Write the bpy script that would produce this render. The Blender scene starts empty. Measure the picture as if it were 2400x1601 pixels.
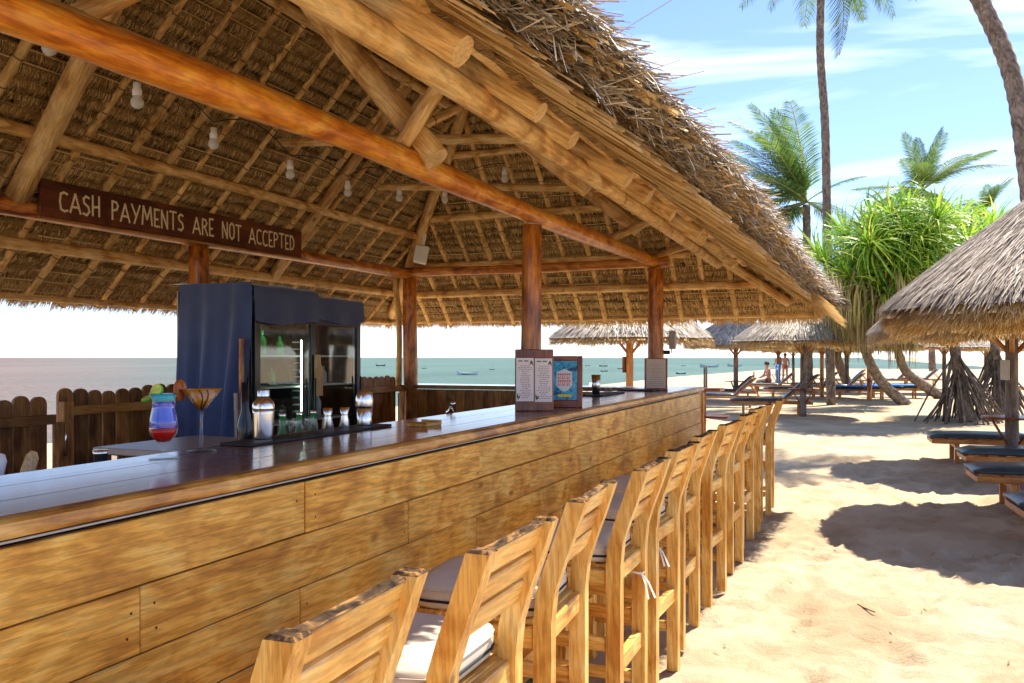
import bpy, bmesh, math, random
from math import sin, cos, pi, radians, atan2, sqrt
from mathutils import Vector, Matrix, noise

random.seed(7)
SC = bpy.context.scene
COL = SC.collection

# ------------------------------------------------------------------ camera
cam = bpy.data.cameras.new('camera')
cam_ob = bpy.data.objects.new('camera', cam)
COL.objects.link(cam_ob)
cam_ob.location = (0, 0, 1.45)
cam_ob.rotation_euler = (radians(90), 0, radians(22.05))
cam.sensor_width = 36.0
cam.lens = 30.0
cam.shift_y = 37.5 / 2400.0
cam.clip_start = 0.05
cam.clip_end = 9000
SC.camera = cam_ob

# ------------------------------------------------------------------ light
SUN_TO = Vector((0.26, 0.46, 1.0)).normalized()
SUN_EL = math.asin(SUN_TO.z)
SUN_AZ = atan2(SUN_TO.x, SUN_TO.y)
world = bpy.data.worlds.new('World')
SC.world = world
world.use_nodes = True
wn = world.node_tree
for n in list(wn.nodes):
    wn.nodes.remove(n)
w_out = wn.nodes.new('ShaderNodeOutputWorld')
w_bg = wn.nodes.new('ShaderNodeBackground')
w_sky = wn.nodes.new('ShaderNodeTexSky')
w_sky.sky_type = 'NISHITA'
w_sky.sun_disc = False
w_sky.sun_elevation = SUN_EL
w_sky.sun_rotation = SUN_AZ
w_sky.air_density = 0.9
w_sky.altitude = 1000
w_sky.dust_density = 0.15
w_sky.ozone_density = 2.4
w_bg.inputs['Strength'].default_value = 0.122
# thin clouds: noise on the flattened view direction, everywhere in the sky
w_tc = wn.nodes.new('ShaderNodeTexCoord')
w_sep = wn.nodes.new('ShaderNodeSeparateXYZ')
w_add = wn.nodes.new('ShaderNodeMath'); w_add.operation = 'ADD'; w_add.inputs[1].default_value = 0.22
w_dx = wn.nodes.new('ShaderNodeMath'); w_dx.operation = 'DIVIDE'
w_dy = wn.nodes.new('ShaderNodeMath'); w_dy.operation = 'DIVIDE'
w_cmb = wn.nodes.new('ShaderNodeCombineXYZ')
w_map = wn.nodes.new('ShaderNodeMapping')
w_map.inputs['Rotation'].default_value = (0, 0, radians(-35))
w_map.inputs['Scale'].default_value = (0.75, 2.1, 1)
w_map.inputs['Location'].default_value = (0.35, 0.9, 0)
w_noise = wn.nodes.new('ShaderNodeTexNoise')
w_noise.inputs['Scale'].default_value = 1.5
w_noise.inputs['Detail'].default_value = 9
w_noise.inputs['Roughness'].default_value = 0.52
w_noise.inputs['Distortion'].default_value = 0.55
w_ramp = wn.nodes.new('ShaderNodeValToRGB')
w_ramp.color_ramp.elements[0].position = 0.48
w_ramp.color_ramp.elements[0].color = (0.0, 0.0, 0.0, 1)
w_ramp.color_ramp.elements[1].position = 0.74
w_ramp.color_ramp.elements[1].color = (0.8, 0.8, 0.8, 1)
w_mix = wn.nodes.new('ShaderNodeMixRGB')
w_mix.inputs[2].default_value = (7.6, 8.0, 8.5, 1)
L = wn.links.new
L(w_tc.outputs['Generated'], w_sep.inputs[0])
L(w_sep.outputs['Z'], w_add.inputs[0])
L(w_sep.outputs['X'], w_dx.inputs[0]); L(w_add.outputs[0], w_dx.inputs[1])
L(w_sep.outputs['Y'], w_dy.inputs[0]); L(w_add.outputs[0], w_dy.inputs[1])
L(w_dx.outputs[0], w_cmb.inputs[0]); L(w_dy.outputs[0], w_cmb.inputs[1])
L(w_cmb.outputs[0], w_map.inputs[0]); L(w_map.outputs[0], w_noise.inputs['Vector'])
L(w_noise.outputs['Fac'], w_ramp.inputs[0])
w_fade = wn.nodes.new('ShaderNodeMapRange'); w_fade.inputs[1].default_value = 0.06; w_fade.inputs[2].default_value = 0.2
w_fm = wn.nodes.new('ShaderNodeMath'); w_fm.operation = 'MULTIPLY'
L(w_sep.outputs['Z'], w_fade.inputs[0]); L(w_fade.outputs[0], w_fm.inputs[0]); L(w_ramp.outputs[0], w_fm.inputs[1])
L(w_fm.outputs[0], w_mix.inputs[0]); L(w_sky.outputs[0], w_mix.inputs[1])
w_tint = wn.nodes.new('ShaderNodeMixRGB'); w_tint.blend_type = 'MULTIPLY'; w_tint.inputs[0].default_value = 1.0
w_tint.inputs[2].default_value = (0.93, 0.92, 1.06, 1)
L(w_mix.outputs[0], w_tint.inputs[1]); L(w_tint.outputs[0], w_bg.inputs['Color']); L(w_bg.outputs[0], w_out.inputs[0])

sun = bpy.data.lights.new('sun', 'SUN')
sun.energy = 5.0
sun.angle = radians(0.6)
sun.color = (1.0, 0.94, 0.84)
sun_ob = bpy.data.objects.new('sun', sun)
COL.objects.link(sun_ob)
sun_ob.rotation_euler = (-SUN_TO).to_track_quat('-Z', 'Y').to_euler()
sun_ob.location = (10, 10, 30)

SC.view_settings.view_transform = 'Standard'
SC.view_settings.look = 'None'
SC.view_settings.gamma = 1.0
SC.view_settings.use_curve_mapping = False
SC.view_settings.exposure = 1.28
SC.cycles.max_bounces = 8
SC.cycles.diffuse_bounces = 5
SC.cycles.glossy_bounces = 4
SC.cycles.transmission_bounces = 8
SC.cycles.transparent_max_bounces = 16
SC.cycles.sample_clamp_indirect = 8
SC.cycles.caustics_reflective = False
SC.cycles.caustics_refractive = False
SC.cycles.use_denoising = True
SC.cycles.use_adaptive_sampling = True
SC.cycles.adaptive_threshold = 0.02
try:
    SC.cycles.denoiser = 'OPENIMAGEDENOISE'
    SC.cycles.denoising_input_passes = 'RGB_ALBEDO_NORMAL'
except Exception:
    pass

# ------------------------------------------------------------------ object helpers
WM = {}

def put(ob, parent=None, M=None):
    """link ob, give it world matrix M, parent it."""
    M = M if M is not None else Matrix.Identity(4)
    COL.objects.link(ob)
    if parent is not None:
        ob.parent = parent
        ob.matrix_basis = WM[parent].inverted() @ M
    else:
        ob.matrix_basis = M
    WM[ob] = M
    return ob

def tag(o, label, cat, group=None):
    o['label'] = label
    o['category'] = cat
    if group:
        o['group'] = group
    return o

def thing(name, label, cat, loc=(0, 0, 0), rz=0.0, group=None):
    o = bpy.data.objects.new(name, None)
    o.empty_display_size = 0.2
    put(o, None, Matrix.Translation(Vector(loc)) @ Matrix.Rotation(rz, 4, 'Z'))
    return tag(o, label, cat, group)

def mk_mesh(name, verts, faces, mats, fmat=None, smooth=False, tone=None):
    me = bpy.data.meshes.new(name)
    me.from_pydata(verts, [], faces)
    for m in (mats if isinstance(mats, (list, tuple)) else [mats]):
        me.materials.append(m)
    if fmat is not None:
        me.polygons.foreach_set('material_index', fmat)
    if smooth is True:
        me.polygons.foreach_set('use_smooth', [True] * len(me.polygons))
    elif smooth:
        me.polygons.foreach_set('use_smooth', smooth)
    if tone is not None:
        a = me.attributes.new('tone', 'FLOAT', 'FACE')
        a.data.foreach_set('value', tone)
    me.update()
    return me

def mobj(name, me, parent=None, M=None):
    return put(bpy.data.objects.new(name, me), parent, M)

def copy_tree(o, M, parent=None):
    """a copy of a thing, its parts and their sub-parts"""
    c = o.copy()
    COL.objects.link(c)
    if parent is None:
        c.matrix_basis = M
        WM[c] = M
    else:
        c.parent = parent
        WM[c] = WM[parent] @ c.matrix_basis
    for ch in [k for k in KIDS.get(o, [])]:
        KIDS.setdefault(c, []).append(copy_tree(ch, None, c))
    return c

KIDS = {}
_put0 = put
def put(ob, parent=None, M=None):
    _put0(ob, parent, M)
    if parent is not None:
        KIDS.setdefault(parent, []).append(ob)
    return ob

AX = {'x': Matrix.Identity(4), 'y': Matrix.Rotation(pi / 2, 4, 'Z'), 'z': Matrix.Rotation(-pi / 2, 4, 'Y')}
_BOX = {}

def box_mesh(lx, ly, lz, mat, bev, topmat=None):
    key = (round(lx, 4), round(ly, 4), round(lz, 4), mat.name, bev, topmat.name if topmat else None)
    if key in _BOX:
        return _BOX[key]
    bm = bmesh.new()
    bmesh.ops.create_cube(bm, size=1.0)
    bmesh.ops.scale(bm, vec=(lx, ly, lz), verts=bm.verts)
    if bev > 0:
        b = min(bev, 0.3 * min(lx, ly, lz))
        bmesh.ops.bevel(bm, geom=list(bm.edges), offset=b, segments=1, affect='EDGES', profile=0.5)
    me = bpy.data.meshes.new('box')
    bm.to_mesh(me)
    bm.free()
    me.materials.append(mat)
    _BOX[key] = me
    return me

def box(name, size, center, mat, parent=None, axis='x', bev=0.004, R=None):
    """chamfered board; local X is the grain and runs along world `axis`"""
    sx, sy, sz = size
    d = {'x': (sx, sy, sz), 'y': (sy, sx, sz), 'z': (sz, sy, sx)}[axis]
    me = box_mesh(*d, mat, bev)
    M = Matrix.Translation(Vector(center)) @ (R if R is not None else Matrix.Identity(4)) @ AX[axis]
    return mobj(name, me, parent, M)

def lbox(name, size, center, mat, parent, axis='x', bev=0.004, R=None):
    """box given in the parent's own frame"""
    o = box(name, size, center, mat, None, axis, bev, R)
    M = WM[parent] @ WM[o]
    o.parent = parent
    o.matrix_basis = WM[parent].inverted() @ M
    WM[o] = M
    KIDS.setdefault(parent, []).append(o)
    return o

def align(p0, p1, roll=0.0):
    d = Vector(p1) - Vector(p0)
    q = d.to_track_quat('X', 'Z')
    return Matrix.Translation(Vector(p0)) @ q.to_matrix().to_4x4() @ Matrix.Rotation(roll, 4, 'X'), d.length

def pole_geo(length, r0, r1, segs=9, rings=7, wob=0.06, bend=0.0, seed=0, knots=True):
    rr = random.Random(seed)
    ph = rr.uniform(0, 6.28); ph2 = rr.uniform(0, 6.28)
    V = []; F = []; fm = []; sm = []
    ang_r = [1 + rr.uniform(-wob, wob) for _ in range(segs)]
    for i in range(rings + 1):
        f = i / rings
        x = f * length
        r = r0 + (r1 - r0) * f
        r *= 1 + wob * 0.8 * sin(f * 9 + ph) * 0.5
        oy = bend * length * sin(pi * f) * cos(ph2) + wob * r * 0.9 * sin(f * 7 + ph2)
        oz = bend * length * sin(pi * f) * sin(ph2) + wob * r * 0.9 * cos(f * 6 + ph)
        for k in range(segs):
            a = 2 * pi * k / segs
            q = r * ang_r[k] * (1 + rr.uniform(-wob, wob) * 0.35)
            V.append((x, oy + q * cos(a), oz + q * sin(a)))
    for i in range(rings):
        for k in range(segs):
            a = i * segs + k; b = i * segs + (k + 1) % segs
            F.append((a, a + segs, b + segs, b)); fm.append(0); sm.append(True)
    F.append(tuple(range(segs))); fm.append(1); sm.append(False)
    F.append(tuple(rings * segs + k for k in reversed(range(segs)))); fm.append(1); sm.append(False)
    return V, F, fm, sm

_pc = [0]
def pole(name, p0, p1, r0, r1, mat, endmat, parent, segs=9, rings=7, wob=0.06, bend=0.0, seed=None):
    M, Ln = align(p0, p1)
    _pc[0] += 1
    V, F, fm, sm = pole_geo(Ln, r0, r1, segs, rings, wob, bend, seed if seed is not None else _pc[0])
    return mobj(name, mk_mesh(name, V, F, [mat, endmat], fm, sm), parent, M)

def path_tube(pts, radii, segs=8, cap=True):
    V = []; F = []
    n = len(pts)
    up = Vector((0, 0, 1))
    P = [Vector(p) for p in pts]
    prev = None
    for i in range(n):
        d = (P[min(i + 1, n - 1)] - P[max(i - 1, 0)]).normalized()
        a = d.cross(up)
        if a.length < 1e-3:
            a = d.cross(Vector((0, 1, 0)))
        a.normalize()
        if prev is not None and a.dot(prev) < 0:
            a = -a
        prev = a
        b = d.cross(a).normalized()
        for k in range(segs):
            t = 2 * pi * k / segs
            V.append(tuple(P[i] + (a * cos(t) + b * sin(t)) * radii[i]))
    for i in range(n - 1):
        for k in range(segs):
            x = i * segs + k; y = i * segs + (k + 1) % segs
            F.append((x, y, y + segs, x + segs))
    if cap:
        F.append(tuple(reversed(range(segs)))); F.append(tuple((n - 1) * segs + k for k in range(segs)))
    return V, F

def tube(name, pts, radii, mat, parent=None, segs=8, M=None):
    V, F = path_tube(pts, radii, segs)
    return mobj(name, mk_mesh(name, V, F, mat, smooth=True), parent, M)

def lathe_geo(prof, segs=24):
    V = []; F = []
    for (r, z) in prof:
        for k in range(segs):
            a = 2 * pi * k / segs
            V.append((r * cos(a), r * sin(a), z))
    for i in range(len(prof) - 1):
        for k in range(segs):
            a = i * segs + k; b = i * segs + (k + 1) % segs
            F.append((a, b, b + segs, a + segs))
    return V, F

def lathe(name, prof, mat, parent=None, M=None, segs=24):
    V, F = lathe_geo(prof, segs)
    return mobj(name, mk_mesh(name, V, F, mat, smooth=True), parent, M)

class Blades:
    """many thin leaf strips collected into one mesh"""
    def __init__(s):
        s.V = []; s.F = []; s.T = []
    def add(s, pts, widths, side, tone):
        """pts: polyline of Vectors; side: width direction"""
        b = len(s.V)
        for p, w in zip(pts, widths):
            d = side * (w * 0.5)
            s.V.append((p.x - d.x, p.y - d.y, p.z - d.z)); s.V.append((p.x + d.x, p.y + d.y, p.z + d.z))
        for i in range(len(pts) - 1):
            s.F.append((b + 2 * i, b + 2 * i + 1, b + 2 * i + 3, b + 2 * i + 2)); s.T.append(tone)
    def quad(s, a, b, c, d, tone):
        n = len(s.V)
        s.V += [tuple(a), tuple(b), tuple(c), tuple(d)]
        s.F.append((n, n + 1, n + 2, n + 3)); s.T.append(tone)
    def mesh(s, name, mats):
        return mk_mesh(name, s.V, s.F, mats, tone=s.T)

# ------------------------------------------------------------------ materials
def new_mat(name):
    m = bpy.data.materials.new(name)
    m.use_nodes = True
    nt = m.node_tree
    bs = nt.nodes['Principled BSDF']
    return m, nt, bs

def plain(name, col, rough=0.5, metal=0.0, spec=0.5, var=0.0, scale=30.0, coat=0.0, trans=0.0, ior=1.45, bump=0.0, emit=None):
    m, nt, bs = new_mat(name)
    bs.inputs['Base Color'].default_value = (*col, 1)
    bs.inputs['Roughness'].default_value = rough
    bs.inputs['Metallic'].default_value = metal
    bs.inputs['Specular IOR Level'].default_value = spec
    bs.inputs['Coat Weight'].default_value = coat
    bs.inputs['Transmission Weight'].default_value = trans
    bs.inputs['IOR'].default_value = ior
    if emit:
        bs.inputs['Emission Color'].default_value = (*emit[0], 1)
        bs.inputs['Emission Strength'].default_value = emit[1]
    tc = nt.nodes.new('ShaderNodeTexCoord')
    nz = nt.nodes.new('ShaderNodeTexNoise')
    nz.inputs['Scale'].default_value = scale
    nz.inputs['Detail'].default_value = 4
    nt.links.new(tc.outputs['Object'], nz.inputs['Vector'])
    if var > 0:
        rp = nt.nodes.new('ShaderNodeValToRGB')
        rp.color_ramp.elements[0].position = 0.3
        rp.color_ramp.elements[1].position = 0.7
        rp.color_ramp.elements[0].color = (*[c * (1 - var) for c in col], 1)
        rp.color_ramp.elements[1].color = (*[min(1, c * (1 + var)) for c in col], 1)
        nt.links.new(nz.outputs['Fac'], rp.inputs[0])
        nt.links.new(rp.outputs[0], bs.inputs['Base Color'])
    if bump > 0:
        bp = nt.nodes.new('ShaderNodeBump')
        bp.inputs['Strength'].default_value = bump
        bp.inputs['Distance'].default_value = 0.01
        nt.links.new(nz.outputs['Fac'], bp.inputs['Height'])
        nt.links.new(bp.outputs[0], bs.inputs['Normal'])
    return m

def wood(name, dark, mid, light, rough=0.45, coat=0.0, grain=9.0, stretch=7.0, blotch=2.2, bump=0.25, knots=0.5, spec=0.4, rvar=0.12, lines=0.2, ties=0.0):
    """grain along local X; every object gets its own offset"""
    m, nt, bs = new_mat(name)
    N = nt.nodes.new; K = nt.links.new
    tc = N('ShaderNodeTexCoord'); oi = N('ShaderNodeObjectInfo')
    off = N('ShaderNodeVectorMath'); off.operation = 'SCALE'
    K(oi.outputs['Random'], off.inputs['Scale']); off.inputs[0].default_value = (37, 23, 11)
    ad = N('ShaderNodeVectorMath'); K(tc.outputs['Object'], ad.inputs[0]); K(off.outputs[0], ad.inputs[1])
    mp = N('ShaderNodeMapping'); mp.inputs['Scale'].default_value = (0.28, stretch, stretch); K(ad.outputs[0], mp.inputs[0])
    n1 = N('ShaderNodeTexNoise'); n1.inputs['Scale'].default_value = grain; n1.inputs['Detail'].default_value = 6
    n1.inputs['Roughness'].default_value = 0.65; n1.inputs['Distortion'].default_value = 0.35
    K(mp.outputs[0], n1.inputs['Vector'])
    n2 = N('ShaderNodeTexNoise'); n2.inputs['Scale'].default_value = blotch; n2.inputs['Detail'].default_value = 5
    n2.inputs['Distortion'].default_value = 1.6
    mp2 = N('ShaderNodeMapping'); mp2.inputs['Scale'].default_value = (1.0, 2.0, 2.0); K(ad.outputs[0], mp2.inputs[0])
    K(mp2.outputs[0], n2.inputs['Vector'])
    r1 = N('ShaderNodeValToRGB'); e = r1.color_ramp.elements
    e[0].position = 0.33; e[0].color = (*dark, 1); e[1].position = 0.67; e[1].color = (*light, 1)
    x = e.new(0.5); x.color = (*mid, 1)
    mixf = N('ShaderNodeMath'); mixf.operation = 'MULTIPLY_ADD'
    K(n1.outputs['Fac'], mixf.inputs[0]); mixf.inputs[1].default_value = 0.62
    sc2 = N('ShaderNodeMath'); sc2.operation = 'MULTIPLY_ADD'; K(n2.outputs['Fac'], sc2.inputs[0]); sc2.inputs[1].default_value = 0.9; sc2.inputs[2].default_value = -0.26
    K(sc2.outputs[0], mixf.inputs[2]); K(mixf.outputs[0], r1.inputs[0])
    # knots
    vo = N('ShaderNodeTexVoronoi'); vo.inputs['Scale'].default_value = 4.0
    mp3 = N('ShaderNodeMapping'); mp3.inputs['Scale'].default_value = (0.8, 1.5, 1.5); K(ad.outputs[0], mp3.inputs[0]); K(mp3.outputs[0], vo.inputs['Vector'])
    kr = N('ShaderNodeValToRGB'); kr.color_ramp.elements[0].position = 0.03; kr.color_ramp.elements[0].color = (knots, knots, knots, 1)
    kr.color_ramp.elements[1].position = 0.11; kr.color_ramp.elements[1].color = (0, 0, 0, 1)
    K(vo.outputs['Distance'], kr.inputs[0])
    mk = N('ShaderNodeMixRGB'); K(kr.outputs[0], mk.inputs[0]); K(r1.outputs[0], mk.inputs[1])
    mk.inputs[2].default_value = (dark[0] * 0.35, dark[1] * 0.3, dark[2] * 0.3, 1)
    # per-piece value shift
    hv = N('ShaderNodeHueSaturation'); K(mk.outputs[0], hv.inputs['Color'])
    vv = N('ShaderNodeMath'); vv.operation = 'MULTIPLY_ADD'; K(oi.outputs['Random'], vv.inputs[0]); vv.inputs[1].default_value = 2 * rvar; vv.inputs[2].default_value = 1 - rvar
    K(vv.outputs[0], hv.inputs['Value'])
    # fine growth lines running with the board
    mp4 = N('ShaderNodeMapping'); mp4.inputs['Scale'].default_value = (0.12, 1.0, 1.0); K(ad.outputs[0], mp4.inputs[0])
    wv = N('ShaderNodeTexWave'); wv.wave_type = 'BANDS'; wv.bands_direction = 'DIAGONAL'
    wv.inputs['Scale'].default_value = 24; wv.inputs['Distortion'].default_value = 9; wv.inputs['Detail'].default_value = 4
    wv.inputs['Detail Scale'].default_value = 2.2; wv.inputs['Detail Roughness'].default_value = 0.65
    K(mp4.outputs[0], wv.inputs['Vector'])
    lr = N('ShaderNodeMapRange'); K(wv.outputs['Fac'], lr.inputs[0]); lr.inputs[1].default_value = 0.15; lr.inputs[2].default_value = 0.6; lr.inputs[3].default_value = 1 - lines; lr.inputs[4].default_value = 1.0
    # small pores and scuffs
    n5 = N('ShaderNodeTexNoise'); n5.inputs['Scale'].default_value = 60; n5.inputs['Detail'].default_value = 3
    mp5 = N('ShaderNodeMapping'); mp5.inputs['Scale'].default_value = (0.25, 2.5, 2.5); K(ad.outputs[0], mp5.inputs[0]); K(mp5.outputs[0], n5.inputs['Vector'])
    pr = N('ShaderNodeMapRange'); K(n5.outputs['Fac'], pr.inputs[0]); pr.inputs[1].default_value = 0.28; pr.inputs[2].default_value = 0.44; pr.inputs[3].default_value = 1 - lines; pr.inputs[4].default_value = 1.0
    lm = N('ShaderNodeMath'); lm.operation = 'MULTIPLY'; K(lr.outputs[0], lm.inputs[0]); K(pr.outputs[0], lm.inputs[1])
    fac = lm.outputs[0]
    if ties > 0:      # dark cord bound round the stick at every course
        sx = N('ShaderNodeSeparateXYZ'); K(tc.outputs['Object'], sx.inputs[0])
        md = N('ShaderNodeMath'); md.operation = 'MODULO'; K(sx.outputs['X'], md.inputs[0]); md.inputs[1].default_value = 0.184
        ct = N('ShaderNodeMath'); ct.operation = 'LESS_THAN'; K(md.outputs[0], ct.inputs[0]); ct.inputs[1].default_value = 0.009
        tm = N('ShaderNodeMath'); tm.operation = 'MULTIPLY_ADD'; K(ct.outputs[0], tm.inputs[0]); tm.inputs[1].default_value = -ties; tm.inputs[2].default_value = 1.0
        t2 = N('ShaderNodeMath'); t2.operation = 'MULTIPLY'; K(tm.outputs[0], t2.inputs[0]); K(fac, t2.inputs[1]); fac = t2.outputs[0]
    cm = N('ShaderNodeMixRGB'); cm.blend_type = 'MULTIPLY'; cm.inputs[0].default_value = 1.0
    tcol = N('ShaderNodeMixRGB'); K(fac, tcol.inputs[0]); tcol.inputs[1].default_value = (0.0, 0.0, 0.0, 1); tcol.inputs[2].default_value = (1, 1, 1, 1)
    gm = N('ShaderNodeGamma'); K(tcol.outputs[0], gm.inputs[0]); gm.inputs[1].default_value = 1.0
    K(hv.outputs[0], cm.inputs[1]); K(gm.outputs[0], cm.inputs[2])
    K(cm.outputs[0], bs.inputs['Base Color'])
    rr = N('ShaderNodeMapRange'); K(n1.outputs['Fac'], rr.inputs[0]); rr.inputs[3].default_value = rough - 0.1; rr.inputs[4].default_value = rough + 0.12
    K(rr.outputs[0], bs.inputs['Roughness'])
    bs.inputs['Specular IOR Level'].default_value = spec
    bs.inputs['Coat Weight'].default_value = coat
    bs.inputs['Coat Roughness'].default_value = 0.12
    bp = N('ShaderNodeBump'); bp.inputs['Strength'].default_value = bump; bp.inputs['Distance'].default_value = 0.006
    K(n1.outputs['Fac'], bp.inputs['Height']); K(bp.outputs[0], bs.inputs['Normal'])
    return m

def leafy(name, cols, rough=0.6, trans=0.25, spec=0.25, noise_scale=12.0):
    """colour by the blade's own tone plus noise; light passes through a little"""
    m, nt, bs = new_mat(name)
    N = nt.nodes.new; K = nt.links.new
    at = N('ShaderNodeAttribute'); at.attribute_name = 'tone'
    tc = N('ShaderNodeTexCoord'); nz = N('ShaderNodeTexNoise'); nz.inputs['Scale'].default_value = noise_scale; nz.inputs['Detail'].default_value = 3
    K(tc.outputs['Object'], nz.inputs['Vector'])
    ma = N('ShaderNodeMath'); ma.operation = 'MULTIPLY_ADD'; K(nz.outputs['Fac'], ma.inputs[0]); ma.inputs[1].default_value = 0.5; ma.inputs[2].default_value = -0.25
    sm = N('ShaderNodeMath'); sm.operation = 'ADD'; K(at.outputs['Fac'], sm.inputs[0]); K(ma.outputs[0], sm.inputs[1])
    rp = N('ShaderNodeValToRGB'); e = rp.color_ramp.elements
    e[0].position = 0; e[0].color = (*cols[0], 1); e[1].position = 1; e[1].color = (*cols[-1], 1)
    for i, c in enumerate(cols[1:-1]):
        x = e.new((i + 1) / (len(cols) - 1)); x.color = (*c, 1)
    K(sm.outputs[0], rp.inputs[0]); K(rp.outputs[0], bs.inputs['Base Color'])
    bs.inputs['Roughness'].default_value = rough
    bs.inputs['Specular IOR Level'].default_value = spec
    if trans > 0:
        tr = N('ShaderNodeBsdfTranslucent'); K(rp.outputs[0], tr.inputs['Color'])
        mx = N('ShaderNodeMixShader'); mx.inputs[0].default_value = trans
        out = nt.nodes['Material Output']
        K(bs.outputs[0], mx.inputs[1]); K(tr.outputs[0], mx.inputs[2]); K(mx.outputs[0], out.inputs['Surface'])
    return m

M_PLANK = wood('bar_plank_wood', (0.5, 0.2, 0.022), (0.77, 0.37, 0.05), (0.88, 0.53, 0.12), rough=0.36, coat=0.18, grain=12, stretch=13, blotch=3.6, knots=0.7, bump=0.15, rvar=0.1, lines=0.22)
M_EDGE = wood('bar_edge_wood', (0.26, 0.09, 0.014), (0.58, 0.26, 0.04), (0.72, 0.4, 0.1), rough=0.4, coat=0.2, knots=0.6, blotch=3)
M_TOP = wood('varnished_top_wood', (0.08, 0.02, 0.006), (0.2, 0.06, 0.016), (0.32, 0.12, 0.034), rough=0.24, coat=0.7, grain=5, stretch=12, blotch=1.2, bump=0.015, knots=0.15, spec=0.6)
M_CHAIR = wood('stool_wood', (0.56, 0.225, 0.03), (0.8, 0.43, 0.09), (0.88, 0.58, 0.19), rough=0.42, coat=0.1, grain=8, stretch=9, blotch=2.5, knots=0.75, rvar=0.08)
M_WORN = wood('worn_grey_wood', (0.02, 0.013, 0.009), (0.085, 0.048, 0.024), (0.36, 0.18, 0.06), spec=0.05, rough=0.7, grain=22, stretch=3, blotch=14, knots=0.3)
M_BEAM = wood('orange_beam_wood', (0.36, 0.08, 0.007), (0.7, 0.24, 0.018), (0.85, 0.42, 0.06), rough=0.4, coat=0.25, grain=7, stretch=6, blotch=3.4, knots=0.9, bump=0.6)
M_POST = wood('red_post_wood', (0.16, 0.036, 0.007), (0.52, 0.16, 0.02), (0.72, 0.32, 0.06), rough=0.38, coat=0.3, grain=5, stretch=6, blotch=3.2, knots=0.9, bump=0.35)
M_POLE = wood('pale_pole_wood', (0.45, 0.21, 0.05), (0.76, 0.46, 0.16), (0.86, 0.61, 0.28), rough=0.6, grain=8, stretch=8, blotch=3.5, knots=0.75, bump=0.7)
M_THIN = wood('thin_pole_wood', (0.48, 0.24, 0.06), (0.78, 0.48, 0.16), (0.88, 0.63, 0.28), ties=0.75, rough=0.6, grain=8, stretch=4, blotch=6, knots=0.6, bump=0.4, rvar=0.2)
M_CUT = wood('cut_log_end', (0.5, 0.3, 0.12), (0.64, 0.43, 0.2), (0.72, 0.52, 0.28), rough=0.7, grain=14, stretch=1.5, knots=0.1)
M_SIGN = wood('sign_board_wood', (0.055, 0.01, 0.005), (0.12, 0.024, 0.009), (0.2, 0.05, 0.017), rough=0.35, coat=0.3, grain=5, stretch=9, knots=0.2, bump=0.15)
M_FENCE = wood('dark_fence_wood', (0.12, 0.04, 0.009), (0.31, 0.125, 0.027), (0.47, 0.22, 0.058), rough=0.5, grain=6, stretch=8, knots=0.4, rvar=0.3)
M_ENDBAR = wood('end_counter_wood', (0.22, 0.08, 0.015), (0.46, 0.2, 0.04), (0.6, 0.31, 0.08), rough=0.5, rvar=0.2)
M_GREYPOST = wood('grey_post_wood', (0.06, 0.045, 0.035), (0.15, 0.11, 0.085), (0.26, 0.2, 0.15), rough=0.7)
M_LOUNGER = wood('lounger_wood', (0.35, 0.11, 0.02), (0.52, 0.2, 0.04), (0.62, 0.31, 0.08), rough=0.45)
M_FRAME = wood('frame_wood', (0.1, 0.022, 0.008), (0.24, 0.06, 0.018), (0.36, 0.11, 0.035), rough=0.4, coat=0.2)

M_THATCH = leafy('thatch_tan', [(0.17, 0.09, 0.027), (0.46, 0.28, 0.1), (0.7, 0.47, 0.19), (0.85, 0.65, 0.33)], trans=0.0)
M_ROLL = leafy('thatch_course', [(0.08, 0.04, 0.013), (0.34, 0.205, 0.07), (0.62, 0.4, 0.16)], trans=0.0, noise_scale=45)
M_FRINGE = leafy('thatch_fringe', [(0.26, 0.145, 0.045), (0.52, 0.33, 0.115), (0.7, 0.48, 0.2), (0.8, 0.62, 0.33)], trans=0.3)
M_LEAFSTRIP = leafy('palm_leaf_strip', [(0.42, 0.25, 0.08), (0.68, 0.46, 0.19), (0.82, 0.63, 0.34)], trans=0.25)
M_WEATHER = leafy('weathered_thatch', [(0.1, 0.07, 0.045), (0.32, 0.255, 0.185), (0.52, 0.44, 0.34), (0.68, 0.61, 0.5)], trans=0.0)
M_PALM = leafy('palm_green', [(0.03, 0.075, 0.02), (0.08, 0.16, 0.035), (0.17, 0.26, 0.055), (0.42, 0.4, 0.12)], rough=0.4, trans=0.42, spec=0.4)
M_UMB = leafy('umbrella_thatch', [(0.08, 0.055, 0.035), (0.27, 0.205, 0.145), (0.45, 0.36, 0.265), (0.6, 0.52, 0.41)], trans=0.0)
M_PANDAN = leafy('pandanus_green', [(0.08, 0.18, 0.018), (0.19, 0.37, 0.03), (0.34, 0.52, 0.05), (0.62, 0.62, 0.1)], rough=0.42, trans=0.5, spec=0.4)
M_DEAD = leafy('dead_pandanus_leaf', [(0.12, 0.08, 0.035), (0.27, 0.19, 0.08), (0.4, 0.3, 0.13), (0.42, 0.42, 0.1)], trans=0.25)
M_TRUNK = wood('palm_trunk', (0.09, 0.062, 0.042), (0.19, 0.14, 0.1), (0.3, 0.235, 0.175), rough=0.85, grain=20, stretch=0.4, blotch=5, knots=0.0, bump=0.6)
M_ROOT = wood('stilt_root', (0.07, 0.048, 0.032), (0.16, 0.115, 0.078), (0.27, 0.205, 0.145), rough=0.85, bump=0.5)

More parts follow.
